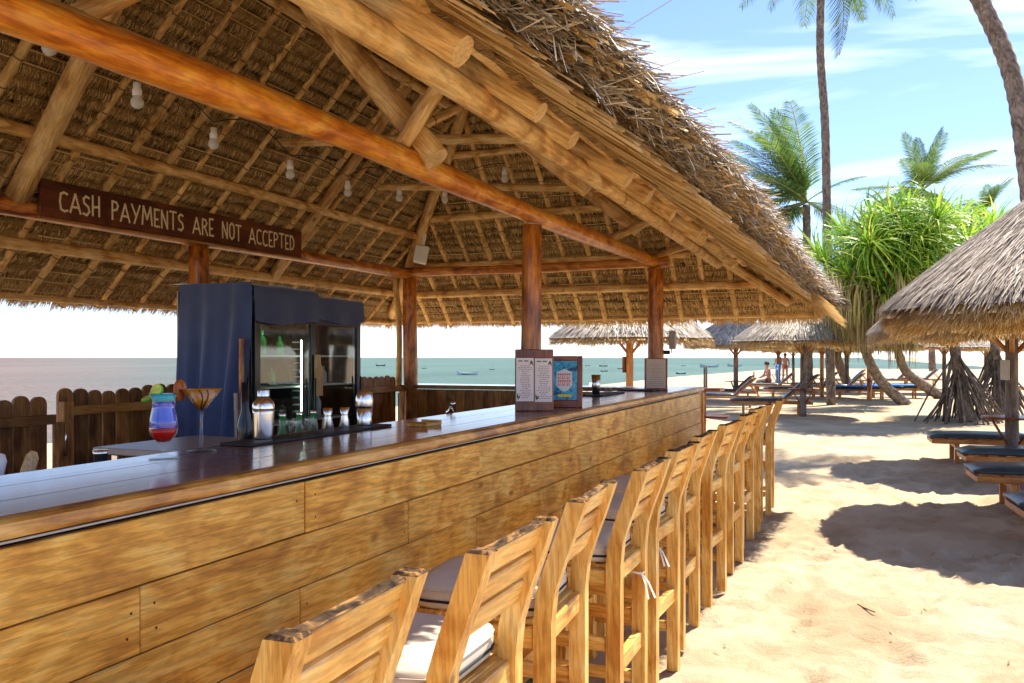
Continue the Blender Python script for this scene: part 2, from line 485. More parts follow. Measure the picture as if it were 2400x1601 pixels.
M_STEEL = plain('brushed_steel', (0.72, 0.69, 0.65), rough=0.22, metal=1.0)
M_CHROME = plain('chrome', (0.85, 0.85, 0.85), rough=0.08, metal=1.0)
M_BLACK = plain('black_rubber', (0.012, 0.012, 0.013), rough=0.55, var=0.2)
M_BLACKG = plain('black_gloss', (0.01, 0.011, 0.014), rough=0.2)
M_NAVYF = plain('navy_frame', (0.012, 0.016, 0.05), rough=0.3)
M_CLOTH = plain('navy_cloth', (0.032, 0.06, 0.17), rough=0.6, var=0.15, scale=9, spec=0.5)
M_CLOTH.node_tree.nodes['Principled BSDF'].inputs['Sheen Weight'].default_value = 0.6
M_CLOTH.node_tree.nodes['Principled BSDF'].inputs['Sheen Tint'].default_value = (0.7, 0.8, 1, 1)
M_CUSH = plain('beige_canvas', (0.58, 0.5, 0.39), rough=0.85, var=0.06, scale=14, bump=0.1, spec=0.2)
M_PIPING = plain('black_piping', (0.012, 0.012, 0.012), rough=0.7)
M_TEAL = plain('dark_teal_vinyl', (0.03, 0.055, 0.065), rough=0.35, var=0.3, scale=8, bump=0.2, spec=0.6)
M_WHITE = plain('white_plastic', (0.78, 0.77, 0.74), rough=0.4, var=0.03)
M_GREYW = plain('grey_counter', (0.33, 0.29, 0.26), rough=0.35, var=0.12, scale=12)
M_PAPER = plain('menu_paper', (0.74, 0.66, 0.63), rough=0.8, var=0.03, scale=8)
M_PAPERB = plain('buff_paper', (0.6, 0.49, 0.38), rough=0.8, var=0.05, scale=8)
M_INK = plain('print_ink', (0.2, 0.17, 0.18), rough=0.8)
M_INKG = plain('green_print', (0.05, 0.1, 0.05), rough=0.8)
M_LETTER = plain('cream_paint', (0.78, 0.66, 0.42), rough=0.6, var=0.06)
M_RED = plain('poster_red', (0.75, 0.09, 0.06), rough=0.6, var=0.15, scale=60)
M_YEL = plain('poster_yellow', (0.72, 0.62, 0.04), rough=0.6)
M_PWHITE = plain('poster_white', (0.6, 0.72, 0.75), rough=0.6)
M_BULB = plain('frosted_bulb', (0.85, 0.84, 0.8), rough=0.35, trans=0.35)
M_DRINKB = plain('blue_drink', (0.0, 0.035, 0.7), rough=0.4)
M_DRINKR = plain('red_drink', (0.62, 0.01, 0.008), rough=0.2)
M_DRINKC = plain('turquoise_drink', (0.02, 0.55, 0.62), rough=0.2)
M_DRINKY = plain('amber_drink', (0.85, 0.33, 0.01), rough=0.2, var=0.1, scale=60)
M_CHOC = plain('chocolate', (0.06, 0.018, 0.008), rough=0.3)
M_LIME = plain('lime_flesh', (0.58, 0.66, 0.12), rough=0.4, var=0.2, scale=90)
M_LIMEP = plain('lime_peel', (0.1, 0.33, 0.02), rough=0.4)
M_ORANGE = plain('fruit_skin', (0.45, 0.12, 0.02), rough=0.4, var=0.3, scale=50)
M_ORFLESH = plain('fruit_flesh', (0.8, 0.55, 0.18), rough=0.4, var=0.1, scale=60)
M_GBOT = plain('green_bottle', (0.03, 0.3, 0.07), rough=0.08, trans=0.3, ior=1.4)
M_ABOT = plain('amber_bottle', (0.35, 0.13, 0.02), rough=0.1, trans=0.5, ior=1.4)
M_COOLIN = plain('cooler_liner', (0.4, 0.42, 0.38), rough=0.5)
M_SHELF = plain('wire_shelf', (0.6, 0.62, 0.58), rough=0.4)
M_LED = plain('cooler_led', (0.9, 1, 0.92), emit=((0.75, 1.0, 0.85), 14.0))
M_SKIN = plain('skin', (0.55, 0.27, 0.18), rough=0.55, var=0.06)
M_SWIM = plain('swimwear', (0.05, 0.12, 0.4), rough=0.7)
M_SWIM2 = plain('coral_swimwear', (0.55, 0.1, 0.07), rough=0.7)
M_HAIR = plain('hair', (0.08, 0.04, 0.02), rough=0.6)
M_TOWEL = plain('blue_towel', (0.06, 0.22, 0.6), rough=0.9, var=0.1)
M_HULL = plain('boat_hull', (0.1, 0.1, 0.1), rough=0.6, var=0.4, scale=2)
M_HULLW = plain('pale_hull', (0.5, 0.55, 0.58), rough=0.6, var=0.3, scale=2)
M_CORD = plain('cord', (0.03, 0.025, 0.02), rough=0.7)
M_TRIM = plain('grey_trim', (0.4, 0.36, 0.3), rough=0.5, var=0.1)
M_RIBBON = plain('white_ribbon', (0.6, 0.56, 0.48), rough=0.8)
M_MAROON = plain('maroon_crate', (0.2, 0.025, 0.03), rough=0.5)
M_TARP = plain('white_tarp', (0.8, 0.8, 0.78), rough=0.7)

def pane_mat(name='cooler_pane', ior=0.05, tint=(0.93, 0.97, 0.95), edge=0.5):
    m, nt, bs = new_mat(name)
    nt.nodes.remove(bs)
    N = nt.nodes.new; K = nt.links.new
    tr = N('ShaderNodeBsdfTransparent'); tr.inputs[0].default_value = (*tint, 1)
    gl = N('ShaderNodeBsdfGlossy'); gl.inputs['Roughness'].default_value = 0.03
    fr = N('ShaderNodeMath'); fr.operation = 'MULTIPLY_ADD'; fr.inputs[1].default_value = edge; fr.inputs[2].default_value = ior
    lw = N('ShaderNodeLayerWeight'); lw.inputs['Blend'].default_value = 0.5
    pw = N('ShaderNodeMath'); pw.operation = 'POWER'; pw.inputs[1].default_value = 3.0
    K(lw.outputs['Facing'], pw.inputs[0]); K(pw.outputs[0], fr.inputs[0])
    mx = N('ShaderNodeMixShader')
    K(fr.outputs[0], mx.inputs[0]); K(tr.outputs[0], mx.inputs[1]); K(gl.outputs[0], mx.inputs[2])
    K(mx.outputs[0], nt.nodes['Material Output'].inputs[0])
    return m
M_PANE = pane_mat()
M_GLASS = pane_mat('clear_glass', 0.05, (0.97, 0.98, 0.98), 0.5)

def sand_mat():
    m, nt, bs = new_mat('sand')
    N = nt.nodes.new; K = nt.links.new
    tc = N('ShaderNodeTexCoord')
    n1 = N('ShaderNodeTexNoise'); n1.inputs['Scale'].default_value = 1.1; n1.inputs['Detail'].default_value = 6; n1.inputs['Distortion'].default_value = 0.8
    n2 = N('ShaderNodeTexNoise'); n2.inputs['Scale'].default_value = 260; n2.inputs['Detail'].default_value = 3
    n3 = N('ShaderNodeTexNoise'); n3.inputs['Scale'].default_value = 11; n3.inputs['Detail'].default_value = 8; n3.inputs['Roughness'].default_value = 0.75; n3.inputs['Distortion'].default_value = 0.6
    for n in (n1, n2, n3):
        K(tc.outputs['Object'], n.inputs['Vector'])
    mp = N('ShaderNodeMapping'); mp.inputs['Scale'].default_value = (1, 1, 0.2)
    rp = N('ShaderNodeValToRGB'); e = rp.color_ramp.elements
    e[0].position = 0.3; e[0].color = (0.385, 0.28, 0.165, 1); e[1].position = 0.66; e[1].color = (0.535, 0.43, 0.285, 1)
    K(n1.outputs['Fac'], rp.inputs[0])
    mx = N('ShaderNodeMixRGB'); mx.blend_type = 'MULTIPLY'; mx.inputs[0].default_value = 0.55
    r2 = N('ShaderNodeValToRGB'); r2.color_ramp.elements[0].position = 0.32; r2.color_ramp.elements[0].color = (0.5, 0.44, 0.38, 1); r2.color_ramp.elements[1].position = 0.52; r2.color_ramp.elements[1].color = (1, 1, 1, 1)
    K(n2.outputs['Fac'], r2.inputs[0]); K(rp.outputs[0], mx.inputs[1]); K(r2.outputs[0], mx.inputs[2])
    # scattered leaf litter specks
    vo = N('ShaderNodeTexVoronoi'); vo.inputs['Scale'].default_value = 5.5; K(tc.outputs['Object'], vo.inputs['Vector'])
    r4 = N('ShaderNodeValToRGB'); r4.color_ramp.elements[0].position = 0.025; r4.color_ramp.elements[0].color = (1, 1, 1, 1); r4.color_ramp.elements[1].position = 0.06; r4.color_ramp.elements[1].color = (0, 0, 0, 1)
    K(vo.outputs['Distance'], r4.inputs[0])
    mx2 = N('ShaderNodeMixRGB'); K(r4.outputs[0], mx2.inputs[0]); K(mx.outputs[0], mx2.inputs[1]); mx2.inputs[2].default_value = (0.2, 0.12, 0.06, 1)
    K(mx2.outputs[0], bs.inputs['Base Color'])
    bs.inputs['Roughness'].default_value = 0.95
    bs.inputs['Specular IOR Level'].default_value = 0.1
    bp = N('ShaderNodeBump'); bp.inputs['Strength'].default_value = 0.9; bp.inputs['Distance'].default_value = 0.026
    K(n3.outputs['Fac'], bp.inputs['Height'])
    bp2 = N('ShaderNodeBump'); bp2.inputs['Strength'].default_value = 0.3; bp2.inputs['Distance'].default_value = 0.003
    K(n2.outputs['Fac'], bp2.inputs['Height']); K(bp.outputs[0], bp2.inputs['Normal']); K(bp2.outputs[0], bs.inputs['Normal'])
    return m
M_SAND = sand_mat()

def sea_mat():
    m, nt, bs = new_mat('sea_water')
    N = nt.nodes.new; K = nt.links.new
    tc = N('ShaderNodeTexCoord')
    sp = N('ShaderNodeSeparateXYZ'); K(tc.outputs['Object'], sp.inputs[0])
    # sandy shallows to the south, green water to the north
    a = N('ShaderNodeMath'); a.operation = 'MULTIPLY_ADD'; K(sp.outputs['X'], a.inputs[0]); a.inputs[1].default_value = 1.0; K(sp.outputs['Y'], a.inputs[2])
    b = N('ShaderNodeMath'); b.operation = 'DIVIDE'; K(a.outputs[0], b.inputs[0])
    ab = N('ShaderNodeMath'); ab.operation = 'SUBTRACT'; ab.inputs[0].default_value = 0.0; K(sp.outputs['X'], ab.inputs[1]); mxx = N('ShaderNodeMath'); mxx.operation = 'MAXIMUM'; K(ab.outputs[0], mxx.inputs[0]); mxx.inputs[1].default_value = 20.0; K(mxx.outputs[0], b.inputs[1])
    n1 = N('ShaderNodeTexNoise'); n1.inputs['Scale'].default_value = 0.05; n1.inputs['Detail'].default_value = 6; K(tc.outputs['Object'], n1.inputs['Vector'])
    s = N('ShaderNodeMath'); s.operation = 'MULTIPLY_ADD'; K(n1.outputs['Fac'], s.inputs[0]); s.inputs[1].default_value = 0.5; K(b.outputs[0], s.inputs[2])
    rp = N('ShaderNodeValToRGB'); e = rp.color_ramp.elements
    e[0].position = 0.0; e[0].color = (0.14, 0.105, 0.085, 1); e[1].position = 0.5; e[1].color = (0.075, 0.122, 0.095, 1)
    x = e.new(0.22); x.color = (0.115, 0.112, 0.093, 1)
    K(s.outputs[0], rp.inputs[0])
    n2 = N('ShaderNodeTexNoise'); n2.inputs['Scale'].default_value = 0.02; n2.inputs['Detail'].default_value = 5
    mp = N('ShaderNodeMapping'); mp.inputs['Scale'].default_value = (1, 0.35, 1); mp.inputs['Rotation'].default_value = (0, 0, 0.9)
    K(tc.outputs['Object'], mp.inputs[0]); K(mp.outputs[0], n2.inputs['Vector'])
    hv = N('ShaderNodeHueSaturation'); mr = N('ShaderNodeMapRange'); K(n2.outputs['Fac'], mr.inputs[0]); mr.inputs[1].default_value = 0.3; mr.inputs[2].default_value = 0.7; mr.inputs[3].default_value = 0.8; mr.inputs[4].default_value = 1.25
    K(mr.outputs[0], hv.inputs['Value']); K(rp.outputs[0], hv.inputs['Color']); K(hv.outputs[0], bs.inputs['Base Color'])
    bs.inputs['Roughness'].default_value = 0.5
    bs.inputs['IOR'].default_value = 1.2
    bs.inputs['Specular IOR Level'].default_value = 0.15
    n3 = N('ShaderNodeTexNoise'); n3.inputs['Scale'].default_value = 0.9; n3.inputs['Detail'].default_value = 5
    K(tc.outputs['Object'], n3.inputs['Vector'])
    bp = N('ShaderNodeBump'); bp.inputs['Strength'].default_value = 1.0; bp.inputs['Distance'].default_value = 0.5
    K(n3.outputs['Fac'], bp.inputs['Height']); K(bp.outputs[0], bs.inputs['Normal'])
    return m
M_SEA = sea_mat()

def poster_mat():
    m, nt, bs = new_mat('poster_print')
    N = nt.nodes.new; K = nt.links.new
    tc = N('ShaderNodeTexCoord'); nz = N('ShaderNodeTexNoise'); nz.inputs['Scale'].default_value = 22; nz.inputs['Detail'].default_value = 4; nz.inputs['Distortion'].default_value = 1.5
    K(tc.outputs['Object'], nz.inputs['Vector'])
    rp = N('ShaderNodeValToRGB'); e = rp.color_ramp.elements
    e[0].position = 0.36; e[0].color = (0.01, 0.06, 0.16, 1); e[1].position = 0.75; e[1].color = (0.45, 0.6, 0.6, 1)
    x = e.new(0.45); x.color = (0.02, 0.3, 0.5, 1); x = e.new(0.6); x.color = (0.08, 0.42, 0.68, 1)
    K(nz.outputs['Fac'], rp.inputs[0]); K(rp.outputs[0], bs.inputs['Base Color'])
    bs.inputs['Roughness'].default_value = 0.35
    return m
M_POSTER = poster_mat()

# ================================================================== SETTING
def smooth01(a, b, x):
    t = max(0.0, min(1.0, (x - a) / (b - a)))
    return t * t * (3 - 2 * t)

def axis_list(segs):
    out = []
    for a, b, st in segs:
        n = max(1, int(round((b - a) / st)))
        out += [a + (b - a) * i / n for i in range(n)]
    out.append(segs[-1][1])
    return out

rf = random.Random(3)
PRINTS = []
for _ in range(1100):
    PRINTS.append((rf.uniform(-1.2, 3.8), rf.uniform(2.3, 13), rf.gauss(1.4, 0.5) if rf.random() < 0.7 else rf.uniform(0, 6.28), rf.uniform(0.055, 0.13), rf.uniform(0.014, 0.034)))
PG = {}
for p in PRINTS:
    for i in (-1, 0, 1):
        for j in (-1, 0, 1):
            PG.setdefault((int(math.floor(p[0] / 0.4)) + i, int(math.floor(p[1] / 0.4)) + j), []).append(p)

def sand_h(x, y):
    # flat round the bar, dropping to the water on the west side
    shore = -9.0
    z = 0.0
    if x < shore:
        z -= min(3.0, (shore - x) * 0.085)
    if y > 120:
        z -= min(3.0, (y - 120) * 0.02) * smooth01(60, 0, x)
    fall = 1.0 / (1.0 + max(0.0, sqrt(x * x + y * y) - 14) * 0.08)
    z += 0.05 * fall * noise.noise((x * 0.45, y * 0.45, 1.3)) + 0.022 * fall * noise.noise((x * 1.6, y * 1.6, 4.1))
    if -2.0 < x < 6 and 0.5 < y < 18:
        z += 0.022 * noise.noise((x * 4.5, y * 4.5, 7.7)) + 0.012 * noise.noise((x * 11.0, y * 11.0, 2.2))
        for (px, py, a, r, d) in PG.get((int(math.floor(x / 0.4)), int(math.floor(y / 0.4))), ()):
            dx, dy = x - px, y - py
            u = (dx * cos(a) + dy * sin(a)) / (r * 1.7); v = (-dx * sin(a) + dy * cos(a)) / r
            q = u * u + v * v
            if q < 2.6:
                z += d * (-math.exp(-q * 2.2) + 0.45 * math.exp(-(q - 1.25) ** 2 * 5))
    if x < -0.9 and y < 9.5:
        z = min(z, 0.01)
    return z

gx = axis_list([(-900, -120, 90), (-120, -30, 10), (-30, -8, 2), (-8, -1.6, 0.4), (-1.6, 4.0, 0.045), (4.0, 9, 0.4), (9, 40, 3), (40, 300, 30), (300, 1500, 200)])
gy = axis_list([(-60, -4, 7), (-4, 2.2, 0.5), (2.2, 9.0, 0.045), (9.0, 15.0, 0.09), (15, 30, 0.5), (30, 130, 4), (130, 500, 40), (500, 4500, 400)])
V = [(x, y, sand_h(x, y)) for y in gy for x in gx]
nx = len(gx)
F = [(j * nx + i, j * nx + i + 1, (j + 1) * nx + i + 1, (j + 1) * nx + i) for j in range(len(gy) - 1) for i in range(nx - 1)]
ground = mobj('sand_ground', mk_mesh('sand_ground', V, F, M_SAND, smooth=True))
ground['kind'] = 'structure'
SEA_Z = -1.2
sv = [(-8000, -3000, SEA_Z), (8000, -3000, SEA_Z), (8000, 8000, SEA_Z), (-8000, 8000, SEA_Z)]
sea = mobj('sea', mk_mesh('sea', sv, [(0, 1, 2, 3)], M_SEA))
sea['kind'] = 'structure'

# ================================================================== PAVILION
PAV = thing('bar_pavilion', 'large thatched pavilion on red log posts sheltering the wooden bar', 'pavilion', (-3.2, 4.0, 0))
CH = 1.45                     # heights below are measured from eye level
BB = 5.68                     # back slope: dz = BB - b   (b = -x)
EE = 9.37                     # end slope:  dz = EE - y
FA, FS = 0.215, 0.7           # front slope: dz = FA + FS*b
RIDGE_B = (BB - FA) / (1 + FS)
RIDGE_Z = BB - RIDGE_B
Y0 = -1.6
APEX_Y = EE - RIDGE_Z

# ---- posts
def post(x, y, ztop, r, seed, zbot=-0.02):
    return pole('post', (x, y, zbot), (x + 0.01, y, ztop), r * 1.05, r * 0.97, M_POST, M_POST, PAV, 12, 14, 0.085, 0.006, seed)
post(-1.84, 4.84, CH + 0.80, 0.066, 11)
post(-1.84, 8.24, CH + 0.86, 0.078, 12)
post(-4.53, 8.2, CH + 0.86, 0.082, 13)
post(-4.53, 5.0, CH + 0.86, 0.075, 14)
post(-4.53, 0.6, CH + 0.8, 0.075, 15)
post(-1.84, 0.2, CH + 0.75, 0.07, 16)
# leaning side prop on the far corner post
pole('prop', (-4.62, 8.12, 1.1), (-4.66, 8.1, 2.35), 0.035, 0.03, M_POLE, M_CUT, PAV, 8, 8, 0.1, 0.03)
# ---- beams
def multi_beam(name, pts, r, mat, end, seed):
    n = len(pts)
    V = []; Ff = []
    segs = 12
    P = [Vector(p) for p in pts]
    fine = []
    for i in range(n - 1):
        for k in range(8):
            fine.append(P[i].lerp(P[i + 1], k / 8))
    fine.append(P[-1])
    rr = random.Random(seed)
    rad = [r * (1 + 0.07 * sin(i * 0.9 + seed) + rr.uniform(-0.03, 0.03)) for i in range(len(fine))]
    M, Ln = align(fine[0], fine[-1])
    Mi = M.inverted()
    V, Ff = path_tube([Mi @ p for p in fine], rad, segs)
    return mobj(name, mk_mesh(name, V, Ff, mat, smooth=True), PAV, M)
multi_beam('front_beam', [(-1.84, -1.2, CH + 0.72), (-1.84, 1.4, CH + 0.81), (-1.84, 2.9, CH + 0.865), (-1.84, 4.84, CH + 0.87), (-1.84, 8.55, CH + 0.945)], 0.058, M_BEAM, M_CUT, 3)
pole('wall_plate', (-1.99, -1.2, CH + 0.84), (-1.99, 3.9, CH + 0.975), 0.04, 0.038, M_POLE, M_CUT, PAV, 9, 10, 0.05)
multi_beam('back_beam', [(-4.53, -1.2, CH + 0.86), (-4.53, 3.5, CH + 0.87), (-4.53, 8.35, CH + 0.905)], 0.055, M_POST, M_CUT, 5)
multi_beam('end_beam', [(-4.7, 8.2, CH + 0.93), (-3.2, 8.22, CH + 0.915), (-1.7, 8.24, CH + 0.93)], 0.05, M_POST, M_CUT, 6)
pole('wall_plate', (-4.6, 8.3, CH + 1.0), (-1.5, 8.3, CH + 1.0), 0.032, 0.03, M_POLE, M_CUT, PAV, 8, 8, 0.05)
# ---- ridge
pole('ridge_pole', (-RIDGE_B, Y0, CH + RIDGE_Z - 0.14), (-RIDGE_B, APEX_Y, CH + RIDGE_Z - 0.14), 0.05, 0.045, M_POLE, M_CUT, PAV, 9, 10, 0.04)

def zb(b): return CH + BB - b
def ze(y): return CH + EE - y
def zf(b): return CH + FA + FS * b
# ---- purlins, back slope (n below the thatch)
def back_purlin(r_ratio, rad, drop, y1pad=0.0):
    b = BB / (1 + r_ratio)
    y1 = EE - (BB - b) + y1pad
    return pole('purlin', (-b, Y0, zb(b) - drop), (-b, y1, zb(b) - drop), rad, rad * 0.9, M_POLE, M_CUT, PAV, 9, 14, 0.06, 0.002)
for r_, rad in ((0.0966, 0.022), (0.168, 0.042), (0.318, 0.043), (0.69, 0.042)):
    back_purlin(r_, rad, 0.09)
# ---- purlins, end slope
for dz, rad, drop in ((0.47, 0.022, 0.05), (0.80, 0.04, 0.09), (1.52, 0.038, 0.09), (2.02, 0.034, 0.09)):
    y = EE - dz
    b1 = BB - dz; b0 = (dz - FA) / FS
    pole('purlin', (-b1, y, CH + dz - drop), (-b0 - 0.05, y, CH + dz - drop), rad, rad * 0.95, M_POLE, M_CUT, PAV, 9, 12, 0.06, 0.002)
# ---- purlins, front slope
pole('purlin', (-1.2, -0.3, CH + 0.835), (-1.2, 8.05, CH + 0.865), 0.046, 0.04, M_POLE, M_CUT, PAV, 10, 18, 0.08, 0.003, 77)
pole('purlin', (-2.3, Y0, zf(2.3) - 0.1), (-2.3, 7.4, zf(2.3) - 0.1), 0.042, 0.04, M_POLE, M_CUT, PAV, 9, 10, 0.06)
pole('fascia_pole', (-1.06, 0.2, CH + 0.93), (-0.98, 8.25, CH + 0.88), 0.036, 0.033, M_POLE, M_CUT, PAV, 10, 22, 0.12, 0.003, 91)
# ---- hip rafters
pole('hip_rafter', (-BB + 0.62, EE - 0.62, CH + 0.62 - 0.13), (-RIDGE_B, APEX_Y, CH + RIDGE_Z - 0.13), 0.058, 0.05, M_POLE, M_CUT, PAV, 9, 10, 0.05)
pole('hip_rafter', (-0.62, EE - (FA + FS * 0.62), zf(0.62) - 0.12), (-RIDGE_B, APEX_Y, CH + RIDGE_Z - 0.13), 0.045, 0.045, M_POLE, M_CUT, PAV, 9, 10, 0.05)
# ---- principal rafters with sawn ends
pole('principal_rafter', (-1.72, 3.36, CH + 0.875), (-2.75, 3.4, CH + 2.12), 0.06, 0.056, M_POLE, M_CUT, PAV, 12, 9, 0.05, 0.006)
pole('principal_rafter', (-1.50, 4.92, CH + 1.02), (-2.95, 4.9, CH + 2.2), 0.058, 0.055, M_POLE, M_CUT, PAV, 12, 9, 0.05, 0.006)
pole('principal_rafter', (-1.62, 6.7, CH + 1.02), (-3.0, 6.6, CH + 2.15), 0.058, 0.055, M_POLE, M_CUT, PAV, 12, 9, 0.05)
pole('principal_rafter', (-4.5, 3.5, CH + 0.93), (-3.2, 3.3, CH + 2.36), 0.066, 0.06, M_POLE, M_CUT, PAV, 12, 9, 0.06, 0.006)
pole('principal_rafter', (-4.86, 6.27, CH + 0.71), (-3.3, 6.1, CH + 2.3), 0.052, 0.048, M_POLE, M_CUT, PAV, 12, 9, 0.06, 0.006)
pole('principal_rafter', (-4.5, 0.9, CH + 0.93), (-3.2, 0.9, CH + 2.36), 0.066, 0.06, M_POLE, M_CUT, PAV, 12, 9, 0.06)
# ---- struts and ties between beam and purlin
pole('strut', (-1.86, 3.28, CH + 0.92), (-1.52, 3.2, CH + 1.27), 0.036, 0.034, M_POLE, M_CUT, PAV, 9, 5, 0.05)
pole('strut', (-1.84, 3.27, CH + 0.97), (-1.66, 3.62, CH + 1.2), 0.022, 0.02, M_THIN, M_CUT, PAV, 7, 4, 0.05)
pole('strut', (-1.86, 6.62, CH + 0.94), (-1.36, 6.5, CH + 1.1), 0.034, 0.032, M_POLE, M_CUT, PAV, 9, 5, 0.05)
pole('strut', (-1.84, 8.2, CH + 0.98), (-1.35, 8.05, CH + 1.08), 0.03, 0.03, M_POLE, M_CUT, PAV, 9, 5, 0.05)
pole('collar_tie', (-1.75, 4.75, CH + 1.30), (-3.9, 5.1, CH + 1.56), 0.032, 0.032, M_POLE, M_CUT, PAV, 9, 6, 0.05)
pole('collar_tie', (-1.75, 6.6, CH + 1.34), (-3.9, 6.5, CH + 1.50), 0.03, 0.03, M_POLE, M_CUT, PAV, 9, 6, 0.05)
pole('tie_pole', (-2.03, 1.72, CH + 0.93), (-1.62, 2.02, CH + 1.22), 0.03, 0.03, M_POLE, M_CUT, PAV, 9, 6, 0.05)
# ---- log rafters of the front slope: their sawn ends line the eave
fy = [2.02, 2.62, 3.22, 3.78, 4.35, 4.98, 5.6, 6.15, 6.7, 7.2, 7.62, 7.98]
for i, y in enumerate(fy):
    rr = random.Random(200 + i)
    b0 = 1.02 + rr.uniform(-0.07, 0.05)
    b1 = min(2.9, (EE - y - FA) / FS if y > 6.9 else 2.9)
    yb = y + rr.uniform(-0.02, 0.03)
    ra = rr.uniform(0.036, 0.047)
    pole('rafter', (-b0, y, zf(b0) - 0.085), (-b1, yb, zf(b1) - 0.085), ra, ra * 0.9, M_POLE, M_CUT, PAV, 12, 9, 0.07, 0.004)
for i in range(3):
    y = 0.2 + 0.6 * i
    pole('rafter', (-1.03, y, zf(1.03) - 0.085), (-2.9, y, zf(2.9) - 0.085), 0.046, 0.042, M_POLE, M_CUT, PAV, 12, 9, 0.07, 0.004)
# the two short pegs hanging at the top of the picture
for (px, py, l) in ((-1.26, 2.12, 0.2), (-1.18, 2.16, 0.22)):
    box('peg', (0.03, 0.035, l), (px, py, CH + 1.02), M_POLE, PAV, 'z', 0.004, Matrix.Rotation(0.1, 4, 'X'))

# ---- thin rafters (the battens the thatch is tied to)
def thin(p0, p1, i):
    rr = random.Random(900 + i)
    r0 = rr.uniform(0.024, 0.034)
    j = rr.uniform(-0.03, 0.03)
    p1 = (p1[0], p1[1] + j, p1[2])
    o = pole('batten', p0, p1, r0, r0 * 0.85, M_THIN, M_CUT, PAV, 7, 12, 0.12, 0.006, 900 + i)
    return o
cnt = 0
y = 0.55
while y < 8.7:
    b0 = BB - 0.40 - 0.06 * random.random()
    b1 = RIDGE_B + 0.05 if y < APEX_Y else max(RIDGE_B, y - (EE - BB)) + 0.03
    if b1 < b0 - 0.3:
        thin((-b0, y, zb(b0) - 0.035), (-b1, y + 0.02, zb(b1) - 0.035), cnt); cnt += 1
    y += 0.335 + random.uniform(-0.04, 0.04)
x = -5.2
while x < -0.75:
    b = -x
    ytop = EE - (BB - b) if b > RIDGE_B else EE - (FA + FS * b)
    ytop = max(ytop, APEX_Y)
    yb = EE - 0.42
    if yb - ytop > 0.25:
        thin((x, yb, ze(yb) - 0.035), (x - 0.01, ytop + 0.04, ze(ytop + 0.04) - 0.035), cnt); cnt += 1
    x += 0.268 + random.uniform(-0.03, 0.03)

# ---- thatch courses: each rolled course a piece, seen from below
PITCH = 0.092
def course(frame, s, a0, a1, seed, dens, fib=True):
    """frame=(O,A,S,N): A along, S down the slope, N towards the inside"""
    O, A, S, N = frame
    rr = random.Random(seed)
    B = Blades()
    prof = [(-0.016, -0.03), (0.0, 0.012), (0.022, 0.034), (0.055, 0.03), (0.088, -0.012)]
    n = max(2, int((a1 - a0) / 0.12))
    rows = []
    for i in range(n + 1):
        a = a0 + (a1 - a0) * i / n
        js = 0.012 * sin(a * 2.1 + seed) + rr.uniform(-0.007, 0.007); jn = rr.uniform(-0.006, 0.006)
        rows.append([O + A * a + S * (s + ps + js) + N * (pn + jn) for ps, pn in prof])
    base = len(B.V)
    for r_ in rows:
        B.V += [tuple(p) for p in r_]
    m = len(prof)
    t0 = rr.uniform(0.2, 0.5)
    for i in range(n):
        for k in range(m - 1):
            B.F.append((base + i * m + k, base + i * m + k + 1, base + (i + 1) * m + k + 1, base + (i + 1) * m + k)); B.T.append(t0 + rr.uniform(-0.1, 0.1) - (0.3, 0.0, -0.06, 0.12)[k])  # gap above each roll and its lower lip darker: shade put into the tone
    nb = len(B.F)
    if fib:
        lean = rr.uniform(-0.25, 0.25)
        for _ in range(int((a1 - a0) * dens)):
            a = rr.uniform(a0, a1)
            js = 0.012 * sin(a * 2.1 + seed)
            ln = rr.uniform(0.05, 0.085)
            sk = lean + rr.gauss(0, 0.16)
            n0 = rr.uniform(0.026, 0.036)
            p0 = O + A * a + S * (s + js + rr.uniform(0.008, 0.022)) + N * n0
            p1 = p0 + (S + A * sk) * (ln * 0.5) + N * rr.uniform(-0.002, 0.012)
            p2 = p0 + (S + A * sk) * ln + N * rr.uniform(-0.022, 0.004)
            w = rr.uniform(0.0022, 0.0052)
            B.add([p0, p1, p2], [w, w, w * 0.4], A, rr.random() ** 1.3)
        if rr.random() < 0.8:       # the stick the leaves are folded over
            k = a0
            while k < a1 - 0.2:
                e = min(a1, k + rr.uniform(0.5, 1.4))
                c = S * (s + 0.012 + rr.uniform(-0.006, 0.012)) + N * 0.028
                q0 = O + A * k + c; q1 = O + A * e + c + S * rr.uniform(-0.012, 0.012)
                B.add([q0, q1], [0.007, 0.007], (S + N * 0.5).normalized(), rr.uniform(0.6, 1.0))
                k = e + rr.uniform(0, 0.5)
    fm = [0] * nb + [1] * (len(B.F) - nb)
    me = mk_mesh('thatch_course', B.V, B.F, [M_ROLL, M_THATCH], fm, tone=B.T)
    return mobj('thatch_course', me, PAV)

def slope_frame(O, A, S):
    S = Vector(S).normalized(); A = Vector(A)
    N = A.cross(S).normalized()
    if N.z > 0:
        N = -N
    return (Vector(O), A, S, N)

